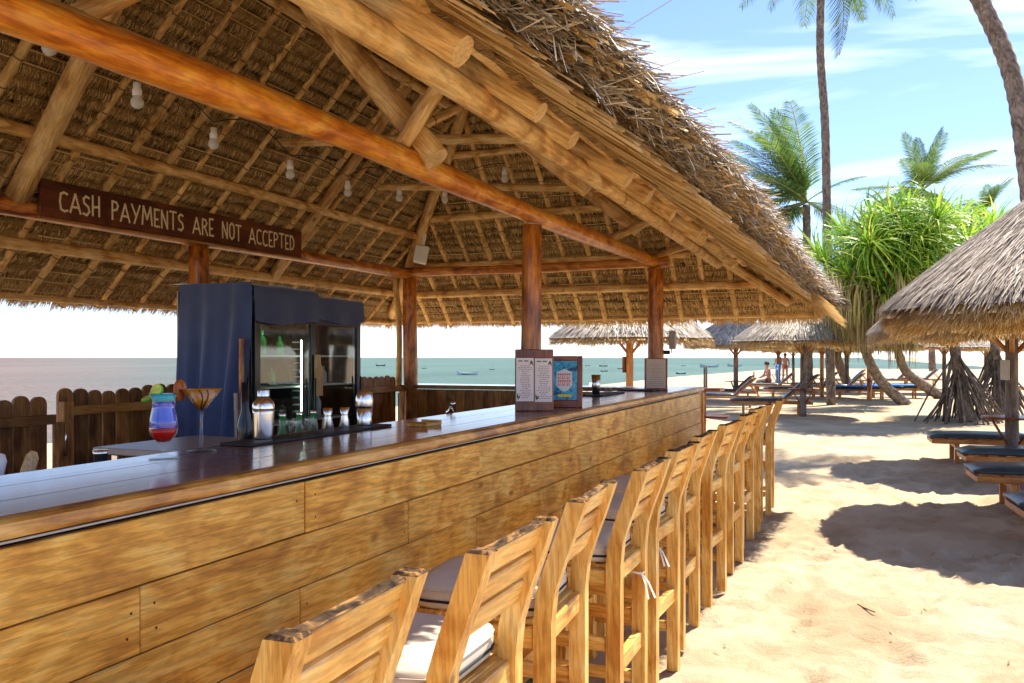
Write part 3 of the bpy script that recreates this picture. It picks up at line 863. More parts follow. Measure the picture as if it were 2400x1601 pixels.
FB = slope_frame((-RIDGE_B, 0, CH + RIDGE_Z), (0, 1, 0), (-1, 0, -1))
FE = slope_frame((0, APEX_Y, CH + RIDGE_Z), (1, 0, 0), (0, 1, -1))
FF = slope_frame((-RIDGE_B, 0, CH + RIDGE_Z), (0, 1, 0), (1, 0, -FS))
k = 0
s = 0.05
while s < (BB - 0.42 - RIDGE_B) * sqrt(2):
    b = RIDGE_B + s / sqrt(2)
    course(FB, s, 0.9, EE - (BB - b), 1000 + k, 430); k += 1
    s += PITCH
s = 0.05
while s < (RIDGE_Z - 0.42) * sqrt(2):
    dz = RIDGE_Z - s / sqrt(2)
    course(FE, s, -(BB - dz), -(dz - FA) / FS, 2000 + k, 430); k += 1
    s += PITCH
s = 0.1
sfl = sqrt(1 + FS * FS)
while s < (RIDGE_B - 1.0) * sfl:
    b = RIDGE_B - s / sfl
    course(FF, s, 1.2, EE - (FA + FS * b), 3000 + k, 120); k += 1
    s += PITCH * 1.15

# ---- solid thatch layer above the courses (keeps the sun out)
def front_cut(y):
    """distance of the trimmed front eave from x = 0"""
    if y < 1.5: return 0.76
    if y < 2.3: return 0.76 - 0.15 * (y - 1.5)
    if y < 3.2: return 0.64 - 0.1333 * (y - 2.3)
    if y < 4.2: return 0.52 - 0.07 * (y - 3.2)
    if y < 7: return 0.45 - 0.043 * (y - 4.2)
    return 0.33 - 0.05 * (y - 7)
def slab(name, top, thick, mat):
    n = len(top)
    V = [tuple(p) for p in top] + [(p[0], p[1], p[2] - thick) for p in top]
    Ff = [tuple(range(n)), tuple(reversed(range(n, 2 * n)))] + [(i, i + n, (i + 1) % n + n, (i + 1) % n) for i in range(n)]
    B = mk_mesh(name, V, Ff, mat, tone=[0.4] * len(Ff))
    return mobj(name, B, PAV)
T = 0.2
be = BB - 0.5; ye = EE - 0.5
slab('thatch_layer', [(-be, Y0, zb(be) + T), (-RIDGE_B, Y0, CH + RIDGE_Z + T), (-RIDGE_B, APEX_Y, CH + RIDGE_Z + T), (-be, EE - 0.5, zb(be) + T)], T - 0.025, M_WEATHER)
bf0 = (0.5 - FA) / FS
slab('thatch_layer', [(-be, ye, ze(ye) + T), (-RIDGE_B, APEX_Y, CH + RIDGE_Z + T), (-bf0, ye, ze(ye) + T)], T - 0.025, M_WEATHER)
fp = [(-RIDGE_B, Y0, CH + RIDGE_Z + T), (-RIDGE_B, APEX_Y, CH + RIDGE_Z + T)]
ys = [8.85 - i * 0.5 for i in range(21)]
edge = []
for y in ys:
    b = max(front_cut(y) + 0.2, (EE - y - FA) / FS - 0.02 if y > 8.5 else 0)
    edge.append((-b, y, zf(b) + T * 0.9))
slab('thatch_layer', [(-RIDGE_B, APEX_Y, CH + RIDGE_Z + T)] + [(-bf0 - 0.12, ye - 0.1, zf(bf0 + 0.12) + T * 0.9)] + edge[1:] + [(-RIDGE_B, edge[-1][1], CH + RIDGE_Z + T)], T - 0.035, M_WEATHER)

# ---- eave fringe on the back and the end: straw tips hanging past the last pole
def fringe(frame, s_top, s_tip, arange, seed, dens, mat=M_FRINGE, w=(0.004, 0.011), layers=0.1):
    O, A, S, N = frame
    rr = random.Random(seed)
    B = Blades()
    n = int((arange[1] - arange[0]) * dens)
    for _ in range(n):
        a = rr.uniform(*arange)
        clump = 0.5 + 0.5 * noise.noise((a * 7.0, seed, 0.0))
        n0 = 0.03 - rr.random() * layers
        tip = s_tip + rr.uniform(-0.07, 0.03) + 0.05 * (clump - 0.5)
        st = s_top + rr.uniform(-0.05, 0.08)
        sk = rr.gauss(0, 0.12) + 0.25 * noise.noise((a * 3.0, seed, 5.0))
        p0 = O + A * a + S * st + N * n0
        ln = tip - st
        p1 = p0 + (S + A * sk) * (ln * 0.55)
        p2 = p0 + (S + A * sk) * ln + N * rr.uniform(-0.02, 0.035)
        ww = rr.uniform(*w)
        B.add([p0, p1, p2], [ww, ww, ww * 0.35], A, min(1, max(0, 0.25 + 0.5 * clump * rr.random() + rr.uniform(-0.15, 0.45))))
    o = mobj('eave_fringe', B.mesh('eave_fringe', mat), PAV)
    o['kind'] = 'stuff'
    return o
q2 = sqrt(2)
fringe(FB, (BB - 0.55 - RIDGE_B) * q2, (BB - 0.365 - RIDGE_B) * q2, (0.9, EE - 0.4), 41, 1500)
fringe(FE, (RIDGE_Z - 0.58) * q2, (RIDGE_Z - 0.365) * q2, (-(BB - 0.42), -0.34), 42, 1900)

# ---- front eave: stacked palm-leaf strips, trimmed square, weathered outside
rr = random.Random(55)
BT = Blades(); BW = Blades()
O, A, S, N = FF
def front_blade(B, y, b_tip, up, ln, w, tone, curl=0.0, sk=0.0):
    st = (RIDGE_B - b_tip) * sfl
    tip = O + A * y + S * st - N * up
    d = (S + A * sk).normalized()
    p0 = tip - d * ln
    mid = tip - d * (ln * 0.5) - N * (-curl * 0.5)
    fold = (A + N * rr.uniform(-0.5, 0.5)).normalized()
    B.add([p0, mid, tip - N * curl], [w, w, w * rr.uniform(0.6, 1.0)], fold, tone)
y = 0.4
for _ in range(5200):
    y = rr.uniform(0.6, 8.95)
    up = rr.random() ** 1.2 * 0.15 - 0.005
    bt = front_cut(y) + 0.16 - up * 0.9 + rr.uniform(-0.03, 0.06)
    front_blade(BT, y, bt, up, rr.uniform(0.35, 0.8), rr.uniform(0.018, 0.045), rr.uniform(0.25, 1.0) , 0.0, rr.gauss(0, 0.05))
for _ in range(30000):
    y = rr.uniform(0.6, 9.0)
    up = 0.045 + rr.random() * 0.14
    bt = front_cut(y) + 0.10 - up * 0.35 + rr.uniform(-0.045, 0.12) + 0.03 * noise.noise((y * 6, up * 30, 0))
    front_blade(BW, y, bt, up, rr.uniform(0.08, 0.36), rr.uniform(0.003, 0.011), rr.uniform(0.05, 1.0), rr.uniform(-0.035, 0.04), rr.gauss(0, 0.28))
# outer face further up the slope (only its silhouette shows)
for _ in range(11000):
    y = rr.uniform(0.6, 8.9)
    b = front_cut(y) + rr.random() * 0.9
    if FA + FS * b > EE - y + 0.3:
        continue
    front_blade(BW, y, b, 0.175 + rr.uniform(-0.01, 0.025), rr.uniform(0.15, 0.4), rr.uniform(0.003, 0.012), rr.uniform(0.1, 1.0), rr.uniform(-0.03, 0.06), rr.gauss(0, 0.2))
# stray straws that stick out against the sky
for _ in range(55):
    y = rr.uniform(1.2, 8.9)
    front_blade(BW, y, front_cut(y) - rr.uniform(0.0, 0.12), 0.16 + rr.uniform(-0.06, 0.05), rr.uniform(0.2, 0.4), 0.004, rr.uniform(0.35, 0.8), rr.uniform(-0.05, 0.12), rr.gauss(0, 0.4))
# hip corner: blades fanning round to the end slope
for _ in range(8000):
    u = rr.random()
    yy = EE - 0.5 - rr.random() * 1.2 + 0.18
    dz = EE - yy
    b = max(0.12, (dz - FA) / FS)
    if rr.random() < 0.5:
        b += rr.random() * 0.5
        z = CH + dz + 0.12 + rr.random() * 0.1
        tip = Vector((-b + 0.05, yy + 0.05, z)); d = Vector((0.25, 0.8, -0.75)).normalized()
    else:
        b -= 0.02
        z = zf(b) + 0.12 + rr.random() * 0.1
        tip = Vector((-b + 0.08, yy - 0.02, z)); d = Vector((0.9, 0.35, -0.62)).normalized()
    ln = rr.uniform(0.12, 0.35)
    d = (d + Vector((rr.gauss(0, 0.15), rr.gauss(0, 0.15), rr.gauss(0, 0.12)))).normalized()
    sd = d.cross(Vector((0, 0, 1))).normalized()
    w = rr.uniform(0.004, 0.012)
    BW.add([tip - d * ln, tip - d * ln * 0.5, tip], [w, w, w * 0.5], sd, rr.uniform(0.05, 1))
# leaf strips closing the underside between the last pole and the cut
for _ in range(9000):
    y = rr.uniform(1.5, 8.98)
    b = front_cut(y) + rr.random() * 0.75
    if FA + FS * b > EE - y + 0.12:
        continue
    cz = smooth01(7.4, 8.7, y)
    front_blade(BT, y, b, rr.uniform(-0.012, 0.022) + cz * rr.uniform(-0.02, 0.05), rr.uniform(0.2, 0.5) * (1 - 0.4 * cz), rr.uniform(0.012, 0.03) * (1 - 0.55 * cz), rr.uniform(0.05, 0.95), -cz * rr.uniform(0, 0.05), rr.gauss(0, 0.12 + 0.2 * cz) + 0.25 * cz)
# fringe under the corner of the front eave
for _ in range(2600):
    y = rr.uniform(7.2, 8.97)
    b = front_cut(y) + 0.02 + rr.uniform(-0.12, 0.3)
    b = max(b, 0.14)
    p = Vector((-b, y, zf(b) + rr.uniform(0.0, 0.08)))
    d = Vector((0.7 + rr.gauss(0, 0.15), 0.45 + rr.gauss(0, 0.25), -0.55 + rr.gauss(0, 0.1))).normalized()
    w = rr.uniform(0.004, 0.01); ln = rr.uniform(0.1, 0.24)
    BT.add([p - d * ln * 0.6, p, p + d * ln * 0.4], [w, w, w * 0.4], d.cross(Vector((0, 0, 1))).normalized(), rr.uniform(0.1, 0.9))
o = mobj('eave_leaf_strips', BT.mesh('eave_leaf_strips', M_LEAFSTRIP), PAV); o['kind'] = 'stuff'
o = mobj('weathered_thatch', BW.mesh('weathered_thatch', M_WEATHER), PAV); o['kind'] = 'stuff'

# ================================================================== BAR COUNTER
BAR = thing('bar_counter', 'long honey-brown plank bar counter with dark varnished top', 'bar counter', (-1.6, 4.0, 0))
BX = -1.35; BH = 1.175; BY0, BY1 = -0.6, 8.15
# varnished top boards
xs = [-1.855, -1.69, -1.52, -1.372]
for i in range(3):
    w = xs[i + 1] - xs[i] - 0.0015
    for (a, b) in ((BY0, 3.55 + 0.8 * (i % 2)), (3.5505 + 0.8 * (i % 2), BY1)):
        box('top_board', (w, b - a, 0.034), ((xs[i] + xs[i + 1]) / 2, (a + b) / 2, BH - 0.017), M_TOP, BAR, 'y', 0.0015)
# honey edge strip nosing
def nosing():
    V = []; Ff = []
    n = 60
    prof = [(-1.3715, BH - 0.001), (-1.352, BH - 0.002), (-1.343, BH - 0.009), (-1.341, BH - 0.028), (-1.344, BH - 0.036), (-1.3715, BH - 0.036)]
    M = Matrix.Translation((BX, 3.0, BH)) @ AX['y']
    Mi = M.inverted()
    for i in range(n + 1):
        y = BY0 + (BY1 - BY0) * i / n
        wv = 0.002 * noise.noise((y * 2.0, 3, 0)); zz = 0.0025 * noise.noise((y * 1.3, 9, 0))
        for (x, z) in prof:
            V.append(tuple(Mi @ Vector((x + (wv if x > -1.37 else 0), y, z + (zz if z < BH - 0.02 else 0)))))
    m = len(prof)
    for i in range(n):
        for k in range(m):
            Ff.append((i * m + k, i * m + (k + 1) % m, (i + 1) * m + (k + 1) % m, (i + 1) * m + k))
    Ff.append(tuple(range(m))); Ff.append(tuple(reversed(range(n * m, n * m + m))))
    return mobj('edge_nosing', mk_mesh('edge_nosing', V, Ff, M_EDGE), BAR, M)
nosing()
box('trim_strip', (0.006, BY1 - BY0 - 0.02, 0.0045), (-1.351, (BY0 + BY1) / 2, BH - 0.0415), M_TRIM, BAR, 'y', 0.001)
box('carcass', (0.05, BY1 - BY0 - 0.04, 1.12), (-1.42, (BY0 + BY1) / 2, 0.56), M_BLACK, BAR, 'y', 0.0)
# front planks
zt = BH - 0.052
rowh = 0.1395
row = 0
rr = random.Random(8)
nails = []
while zt > 0.03:
    zb0 = max(0.015, zt - rowh)
    js = [0.77 + 1.12 * i for i in range(-1, 8)] if row % 2 == 0 else [0.21 + 1.12 * i for i in range(-1, 8)]
    if row % 2 == 0 and row > 0:
        js = [j - 0.02 for j in js]
    edges = [BY0 + 0.01] + [j for j in js if BY0 + 0.1 < j < BY1 - 0.1] + [BY1 - 0.06]
    for a, b in zip(edges[:-1], edges[1:]):
        d = rr.uniform(-0.0025, 0.0025)
        box('front_plank', (0.02, b - a - 0.0022, zt - zb0 - 0.0035), (-1.366 + d, (a + b) / 2, (zt + zb0) / 2), M_PLANK, BAR, 'y', 0.0022, Matrix.Rotation(rr.uniform(-0.0012, 0.0012), 4, 'X'))
        for yy in (a + 0.03, b - 0.03):
            for f in (0.25, 0.75):
                if rr.random() < 0.75:
                    nails.append((-1.3557 + d, yy + rr.uniform(-0.008, 0.012), zb0 + (zt - zb0) * f + rr.uniform(-0.015, 0.015)))
    zt -= rowh
    row += 1
nb = Blades()
for (x, y, z) in nails:
    c = Vector((x, y, z)); r = 0.0034
    k = len(nb.V)
    nb.V += [(x + 0.0006, y + r * cos(t * pi / 3), z + r * sin(t * pi / 3)) for t in range(6)]
    nb.F.append(tuple(range(k, k + 6))); nb.T.append(0)
o = mobj('nail_heads', nb.mesh('nail_heads', M_CHOC), BAR); o['kind'] = 'stuff'
box('corner_post', (0.05, 0.05, 1.12), (-1.365, 8.12, 0.56), M_PLANK, BAR, 'z')
box('end_panel', (0.44, 0.02, 1.1), (-1.62, 8.13, 0.56), M_PLANK, BAR, 'z')
box('inner_panel', (0.02, 8.6, 1.0), (-1.72, 3.75, 0.52), M_FENCE, BAR, 'y')

# ================================================================== END COUNTER (far side of the bar)
EC = thing('end_counter', 'plank-sided counter closing the far end of the bar', 'counter', (-3.2, 8.2, 0))
box('counter_top', (2.75, 0.42, 0.035), (-3.27, 8.32, 1.14), M_TOP, EC, 'x', 0.003)
box('edge_strip', (2.75, 0.016, 0.04), (-3.27, 8.101, 1.137), M_ENDBAR, EC, 'x', 0.003)
x = -4.62
i = 0
while x < -1.95:
    w = 0.105 + 0.012 * random.random()
    box('board', (w - 0.005, 0.02, 1.1), (x + w / 2, 8.14 + random.uniform(-0.003, 0.003), 0.56), M_ENDBAR, EC, 'z', 0.003)
    x += w
box('backing', (2.7, 0.015, 1.05), (-3.3, 8.17, 0.54), M_BLACK, EC, 'x', 0)
box('rail', (1.9, 0.02, 0.035), (-3.1, 8.118, 0.79), M_FENCE, EC, 'x', 0.003)

# ================================================================== PICKET FENCE
def picket_mesh(w, h, th, mat):
    V = []; n = 8
    prof = [(-w / 2, 0), (w / 2, 0)]
    for k in range(n + 1):
        a = pi * k / n
        prof.append((w / 2 * cos(a), h - w * 0.42 + w * 0.42 * sin(a)))
    m = len(prof)
    # local X up (grain), Y along the fence, Z thickness
    for s_ in (-th / 2, th / 2):
        V += [(p[1], p[0], s_) for p in prof]
    Ff = [tuple(range(m)), tuple(reversed(range(m, 2 * m)))] + [(i, (i + 1) % m, (i + 1) % m + m, i + m) for i in range(m)]
    return mk_mesh('picket', V, Ff, mat)
PK = [picket_mesh(0.107, 1.25, 0.02, M_FENCE), picket_mesh(0.102, 1.24, 0.02, M_FENCE), picket_mesh(0.11, 1.255, 0.02, M_FENCE)]
MP = Matrix(((0, 0, 1, 0), (0, 1, 0, 0), (1, 0, 0, 0), (0, 0, 0, 1)))    # local x->z, y->y, z->x
FENCE = thing('picket_fence', 'dark brown round-topped picket fence behind the bar by the sea', 'fence', (-4.62, 5.8, 0))
GATE = thing('fence_gate', 'dark picket gate panel with metal bolt at left edge behind the bar', 'gate', (-4.62, 3.2, 0))
y = 3.925
while y < 8.1:
    mobj('picket', random.choice(PK), FENCE, Matrix.Translation((-4.63 + random.uniform(-0.004, 0.004), y, random.uniform(-0.012, 0.01))) @ MP)
    y += 0.1135
box('rail', (0.045, 4.35, 0.06), (-4.59, 6.05, 1.115), M_ENDBAR, FENCE, 'y')
box('rail', (0.045, 4.35, 0.06), (-4.59, 6.05, 0.35), M_FENCE, FENCE, 'y')
box('stile', (0.05, 0.075, 1.15), (-4.585, 3.9, 0.6), M_ENDBAR, FENCE, 'z')
y = 3.735
while y > 1.8:
    mobj('picket', random.choice(PK), GATE, Matrix.Translation((-4.63 + random.uniform(-0.004, 0.004), y, -0.03 + random.uniform(-0.012, 0.01))) @ MP)
    y -= 0.1135
box('rail', (0.045, 2.05, 0.06), (-4.59, 2.79, 1.07), M_FENCE, GATE, 'y')
box('stile', (0.05, 0.06, 1.0), (-4.585, 3.845, 0.55), M_FENCE, GATE, 'z')
tube('bolt', [(-4.555, 3.868, 0.84), (-4.552, 3.868, 1.04)], [0.009, 0.009], M_STEEL, GATE)

# ================================================================== BAR STOOLS
def curved_post():
    """kinked back post, local X = up (grain), Y = chair x, Z = chair y"""
    pts = [(0.0, -0.012), (0.4, -0.012), (0.72, -0.012), (0.80, -0.004), (0.87, 0.018), (0.95, 0.047), (1.055, 0.083)]
    V = []; w = 0.046; d = 0.052
    for (z, x) in pts:
        for (a, b) in ((-d / 2, -w / 2), (d / 2, -w / 2), (d / 2, w / 2), (-d / 2, w / 2)):
            V.append((z, x + a, b))
    # chamfer the top a little
    n = len(pts)
    Ff = []
    for i in range(n - 1):
        for k in range(4):
            a = i * 4 + k; b = i * 4 + (k + 1) % 4
            Ff.append((a, a + 4, b + 4, b))
    k0 = len(V)
    cx = 0.083
    for (a, b) in ((-d / 2 + 0.006, -w / 2 + 0.006), (d / 2 - 0.006, -w / 2 + 0.006), (d / 2 - 0.006, w / 2 - 0.006), (-d / 2 + 0.006, w / 2 - 0.006)):
        V.append((1.061, cx + a, b))
    fm = [0] * len(Ff)
    t = (n - 1) * 4
    for k in range(4):
        Ff.append((t + k, k0 + k, k0 + (k + 1) % 4, t + (k + 1) % 4)); fm.append(1)
    Ff.append((k0, k0 + 3, k0 + 2, k0 + 1)); fm.append(1)
    Ff.append((0, 1, 2, 3)); fm.append(0)
    me = mk_mesh('back_post', V, Ff, [M_CHAIR, M_WORN], fm)
    bm = bmesh.new(); bm.from_mesh(me)
    bmesh.ops.recalc_face_normals(bm, faces=bm.faces)
    bm.to_mesh(me); bm.free()
    return me
MC = Matrix(((0, 1, 0, 0), (0, 0, 1, 0), (1, 0, 0, 0), (0, 0, 0, 1)))   # local x->z, y->x, z->y

def cushion_mesh(lx, ly, h, mat):
    V = []; n = 10; Ff = []
    zl = [-h / 2, -h * 0.38, 0, h * 0.38, h / 2]
    sc = [0.955, 0.992, 1.0, 0.992, 0.955]
    def rr_(t):
        # rounded square outline
        a = 2 * pi * t
        c, s_ = cos(a), sin(a)
        p = 9.0
        k = (abs(c) ** p + abs(s_) ** p) ** (-1 / p)
        return c * k, s_ * k
    m = 32
    for z, s_ in zip(zl, sc):
        for k in range(m):
            x, y = rr_(k / m)
            V.append((x * lx / 2 * s_, y * ly / 2 * s_, z))
    for i in range(len(zl) - 1):
        for k in range(m):
            a = i * m + k; b = i * m + (k + 1) % m
            Ff.append((a, b, b + m, a + m))
    c0 = len(V)
    top = (len(zl) - 1) * m
    for ring, (f, dz) in enumerate(((0.75, 0.012), (0.4, 0.017))):
        for k in range(m):
            x, y = rr_(k / m)
            V.append((x * lx / 2 * f, y * ly / 2 * f, h / 2 + dz))
    for k in range(m):
        Ff.append((top + k, top + (k + 1) % m, c0 + (k + 1) % m, c0 + k))
        Ff.append((c0 + k, c0 + (k + 1) % m, c0 + m + (k + 1) % m, c0 + m + k))
    V.append((0, 0, h / 2 + 0.018)); ce = len(V) - 1
    for k in range(m):
        Ff.append((c0 + m + k, c0 + m + (k + 1) % m, ce))
    Ff.append(tuple(reversed(range(m))))
    return mk_mesh('cushion', V, Ff, mat, smooth=True)

STOOL = thing('bar_stool', 'x', 'bar stool', (0, 0, 0), 0, 'wooden stools lined up along the bar')
W = 0.42      # across (along the bar)
def lpart(name, me, M, parent):
    return mobj(name, me, parent, WM[parent] @ M)
pm = curved_post()
for s_ in (-1, 1):
    lpart('back_post', pm, Matrix.Translation((0, s_ * (W / 2 - 0.023), 0)) @ MC, STOOL)
for s_ in (-1, 1):
    lbox('front_leg', (0.048, 0.044, 0.68), (-0.415, s_ * (W / 2 - 0.026), 0.34), M_CHAIR, STOOL, 'z')
# back slats, tilted with the posts
for (z, x, h) in ((1.022, 0.072, 0.062), (0.953, 0.048, 0.058), (0.884, 0.023, 0.062)):
    R = Matrix.Rotation(0.345, 4, 'Y')
    lbox('back_slat', (0.02, W - 0.05, h), (x - 0.004, 0, z), M_CHAIR, STOOL, 'y', 0.004, R)
lbox('worn_edge', (0.0205, W - 0.06, 0.003), (0.0785, 0, 1.0522), M_WORN, STOOL, 'y', 0.002, Matrix.Rotation(0.345, 4, 'Y'))
lbox('seat_rail', (0.03, W - 0.095, 0.058), (-0.014, 0, 0.682), M_CHAIR, STOOL, 'y')
lbox('seat_rail', (0.03, W - 0.1, 0.058), (-0.415, 0, 0.66), M_CHAIR, STOOL, 'y')
for s_ in (-1, 1):
    lbox('seat_rail', (0.35, 0.028, 0.058), (-0.216, s_ * (W / 2 - 0.024), 0.672), M_CHAIR, STOOL, 'x')
for k in range(5):
    lbox('seat_slat', (0.066, W - 0.06, 0.014), (-0.37 + k * 0.078, 0, 0.709), M_CHAIR, STOOL, 'y', 0.003)
lbox('foot_rail', (0.032, W - 0.095, 0.062), (-0.014, 0, 0.355), M_CHAIR, STOOL, 'y')
lbox('foot_rail', (0.034, W - 0.095, 0.06), (-0.415, 0, 0.27), M_CHAIR, STOOL, 'y')
for s_ in (-1, 1):
    lbox('side_rail', (0.35, 0.026, 0.05), (-0.216, s_ * (W / 2 - 0.024), 0.44), M_CHAIR, STOOL, 'x')
    lbox('side_rail', (0.35, 0.026, 0.045), (-0.216, s_ * (W / 2 - 0.024), 0.2), M_CHAIR, STOOL, 'x')
cu = lpart('cushion', cushion_mesh(0.4, 0.385, 0.07, M_CUSH), Matrix.Translation((-0.235, 0, 0.757)), STOOL)
m = 32
pp = []
for k in range(m + 1):
    a = 2 * pi * k / m; c, s2 = cos(a), sin(a); kk = (abs(c) ** 9 + abs(s2) ** 9) ** (-1 / 9)
    pp.append((c * kk * 0.2005, s2 * kk * 0.193, -0.012))
for zz in (0.0, 0.03):
    V, Ff = path_tube([(p[0], p[1], p[2] + zz) for p in pp], [0.0042 if zz == 0 else 0.002] * (m + 1), 5, False)
    mobj('piping', mk_mesh('piping', V, Ff, M_PIPING if zz == 0 else M_CUSH, smooth=True), cu, WM[cu])
def ribbon(parent, y, x=-0.02, z=0.62, seed=0):
    rr = random.Random(seed)
    B = Blades()
    for k in range(2):
        a = rr.uniform(-0.5, 0.5)
        p = [Vector((0, 0, 0)), Vector((0.02 + 0.01 * k, 0.02 * a, -0.04)), Vector((0.035 + 0.02 * k, 0.04 * a, -0.1))]
        B.add(p, [0.004, 0.01, 0.013], Vector((0.3, 0.9, 0.1)).normalized(), 0.5)
    ring = [Vector((0.035 * cos(t), 0.034 * sin(t), 0.004 * sin(3 * t))) - Vector((0.02, 0, 0)) for t in [i * pi / 6 for i in range(13)]]
    B.add(ring, [0.008] * 13, Vector((0, 0, 1)), 0.5)
    o = bpy.data.objects.new('tie_ribbon', B.mesh('tie_ribbon', M_RIBBON))
    return put(o, parent, WM[parent] @ Matrix.Translation((x + 0.02, y, z)))
stool_y = [1.175, 1.755, 2.40, 3.09, 3.755, 4.43, 5.21, 6.05, 6.83, 7.51, 8.26]
stool_lab = [
    'bar stool nearest the viewer, cut off by the bottom edge of the photo',
    'second bar stool from the viewer, dark worn top edge, cushion fully showing behind it',
    'third bar stool from the viewer, black-piped beige cushion and knotty legs',
    'fourth bar stool from the viewer, white ribbon tied to its seat rail',
    'fifth bar stool from the viewer, with a small white ribbon by its cushion',
    'sixth bar stool from the viewer, midway along the bar',
    'seventh bar stool from the viewer, its top slats facing out over the sand',
    'fourth from last bar stool in the row along the bar',
    'third from last bar stool in the row along the bar',
    'second last bar stool, just before the one at the row\'s far end',
    'farthest bar stool, at the end of the row past the corner of the bar']
stools = []
rs = random.Random(21)
for i, y in enumerate(stool_y):
    x = -0.79 + rs.uniform(-0.015, 0.02) + (0.03 if i == 10 else 0) + (0.0 if i else -0.03)
    rz = rs.uniform(-0.09, 0.09)
    M = Matrix.Translation((x, y, 0.004)) @ Matrix.Rotation(rz, 4, 'Z')
    if i == 0:
        STOOL.matrix_basis = M
        for o in list(WM):
            pass
        def remat(o):
            for c in KIDS.get(o, []):
                WM[c] = WM[o] @ c.matrix_basis
                remat(c)
        WM[STOOL] = M; remat(STOOL)
        st = STOOL
    else:
        st = copy_tree(STOOL, M)
    st['label'] = stool_lab[i]
    stools.append(st)
ribbon(stools[3], 0.15, seed=1)
ribbon(stools[4], -0.17, z=0.66, seed=2)

# ================================================================== SIGN
SIGN = thing('payment_sign', 'red-brown board hung on the back beam reading CASH PAYMENTS ARE NOT ACCEPTED', 'sign', (-4.46, 4.87, 2.3))
SL, SH = 2.54, 0.222
SM = Matrix.Translation((-4.455, 4.87, CH + 0.958)) @ Matrix.Rotation(0.012, 4, 'X')
mobj('board', box_mesh(SL, 0.022, SH, M_SIGN, 0.004), SIGN, SM @ AX['y'])
mobj('ledge', box_mesh(SL + 0.02, 0.024, 0.016, M_ENDBAR, 0.003), SIGN, SM @ Matrix.Translation((0.003, 0, -SH / 2 - 0.009)) @ AX['y'])
GL = {   # strokes on a unit cell: width, list of polylines
 'C': (0.62, [[(0.6, 0.93), (0.35, 1.0), (0.1, 0.9), (0.02, 0.5), (0.1, 0.08), (0.35, 0.0), (0.6, 0.06)]]),
 'A': (0.8, [[(0.0, 0.0), (0.4, 1.0), (0.8, 0.0)], [(0.14, 0.3), (0.66, 0.3)]]),
 'S': (0.55, [[(0.5, 0.93), (0.25, 1.0), (0.05, 0.85), (0.1, 0.62), (0.42, 0.45), (0.5, 0.2), (0.3, 0.0), (0.0, 0.06)]]),
 'H': (0.62, [[(0.05, 0), (0.05, 1)], [(0.57, 0), (0.57, 1)], [(0.05, 0.42), (0.57, 0.48)]]),
 'P': (0.58, [[(0.06, 0), (0.06, 1), (0.4, 0.97), (0.55, 0.78), (0.42, 0.56), (0.06, 0.48)]]),
 'Y': (0.75, [[(0.0, 1), (0.38, 0.42)], [(0.75, 1), (0.22, 0.0)]]),
 'M': (0.95, [[(0.02, 0), (0.14, 1), (0.47, 0.3), (0.8, 1), (0.93, 0)]]),
 'E': (0.5, [[(0.48, 1), (0.06, 1), (0.06, 0), (0.5, 0)], [(0.06, 0.42), (0.36, 0.42)]]),
 'N': (0.66, [[(0.05, 0), (0.05, 1), (0.6, 0), (0.6, 1)]]),
 'T': (0.66, [[(0.0, 1), (0.66, 1)], [(0.33, 1), (0.33, 0)]]),
 'R': (0.6, [[(0.06, 0), (0.06, 1), (0.4, 0.97), (0.52, 0.78), (0.4, 0.58), (0.06, 0.5)], [(0.26, 0.52), (0.58, 0.0)]]),
 'O': (0.6, [[(0.3, 1), (0.08, 0.85), (0.02, 0.5), (0.08, 0.15), (0.3, 0), (0.52, 0.15), (0.58, 0.5), (0.52, 0.85), (0.3, 1)]]),
 'D': (0.6, [[(0.06, 0), (0.06, 1), (0.35, 0.95), (0.56, 0.7), (0.56, 0.3), (0.35, 0.05), (0.06, 0)]]),
 ' ': (0.62, [])}
def lettering(text, height, width, stroke, Mtxt):
    adv = sum(GL[c][0] for c in text) + 0.2 * (len(text) - 1)
    sx = width / adv
    x = -width / 2
    rr = random.Random(4)
    for c in text:
        w, sts = GL[c]
        B = Blades()
        dz = rr.uniform(-0.03, 0.03); hs = rr.uniform(0.95, 1.04)
        for st in sts:
            P = [Vector((x + p[0] * sx, 0, (p[1] * hs + dz) * height - height / 2)) for p in st]
            for a, b in zip(P[:-1], P[1:]):
                d = (b - a).normalized()
                n_ = Vector((-d.z, 0, d.x)) * (stroke / 2)
                e = d * (stroke * 0.35)
                k_ = Vector((0, -0.0004 * (len(B.F) % 12), 0))
                B.quad(a - e - n_ + k_, b + e - n_ + k_, b + e + n_ + k_, a - e + n_ + k_, 0.5)
        if sts:
            mobj('letter', B.mesh('letter', M_LETTER), SIGN, Mtxt)
        x += (w + 0.2) * sx
Mtxt = SM @ Matrix.Translation((0.0118, 0.01, 0.0)) @ Matrix(((0, -1, 0, 0), (1, 0, 0, 0), (0, 0, 1, 0), (0, 0, 0, 1)))
lettering('CASH PAYMENTS ARE NOT ACCEPTED', 0.118, 2.3, 0.0145, Mtxt)

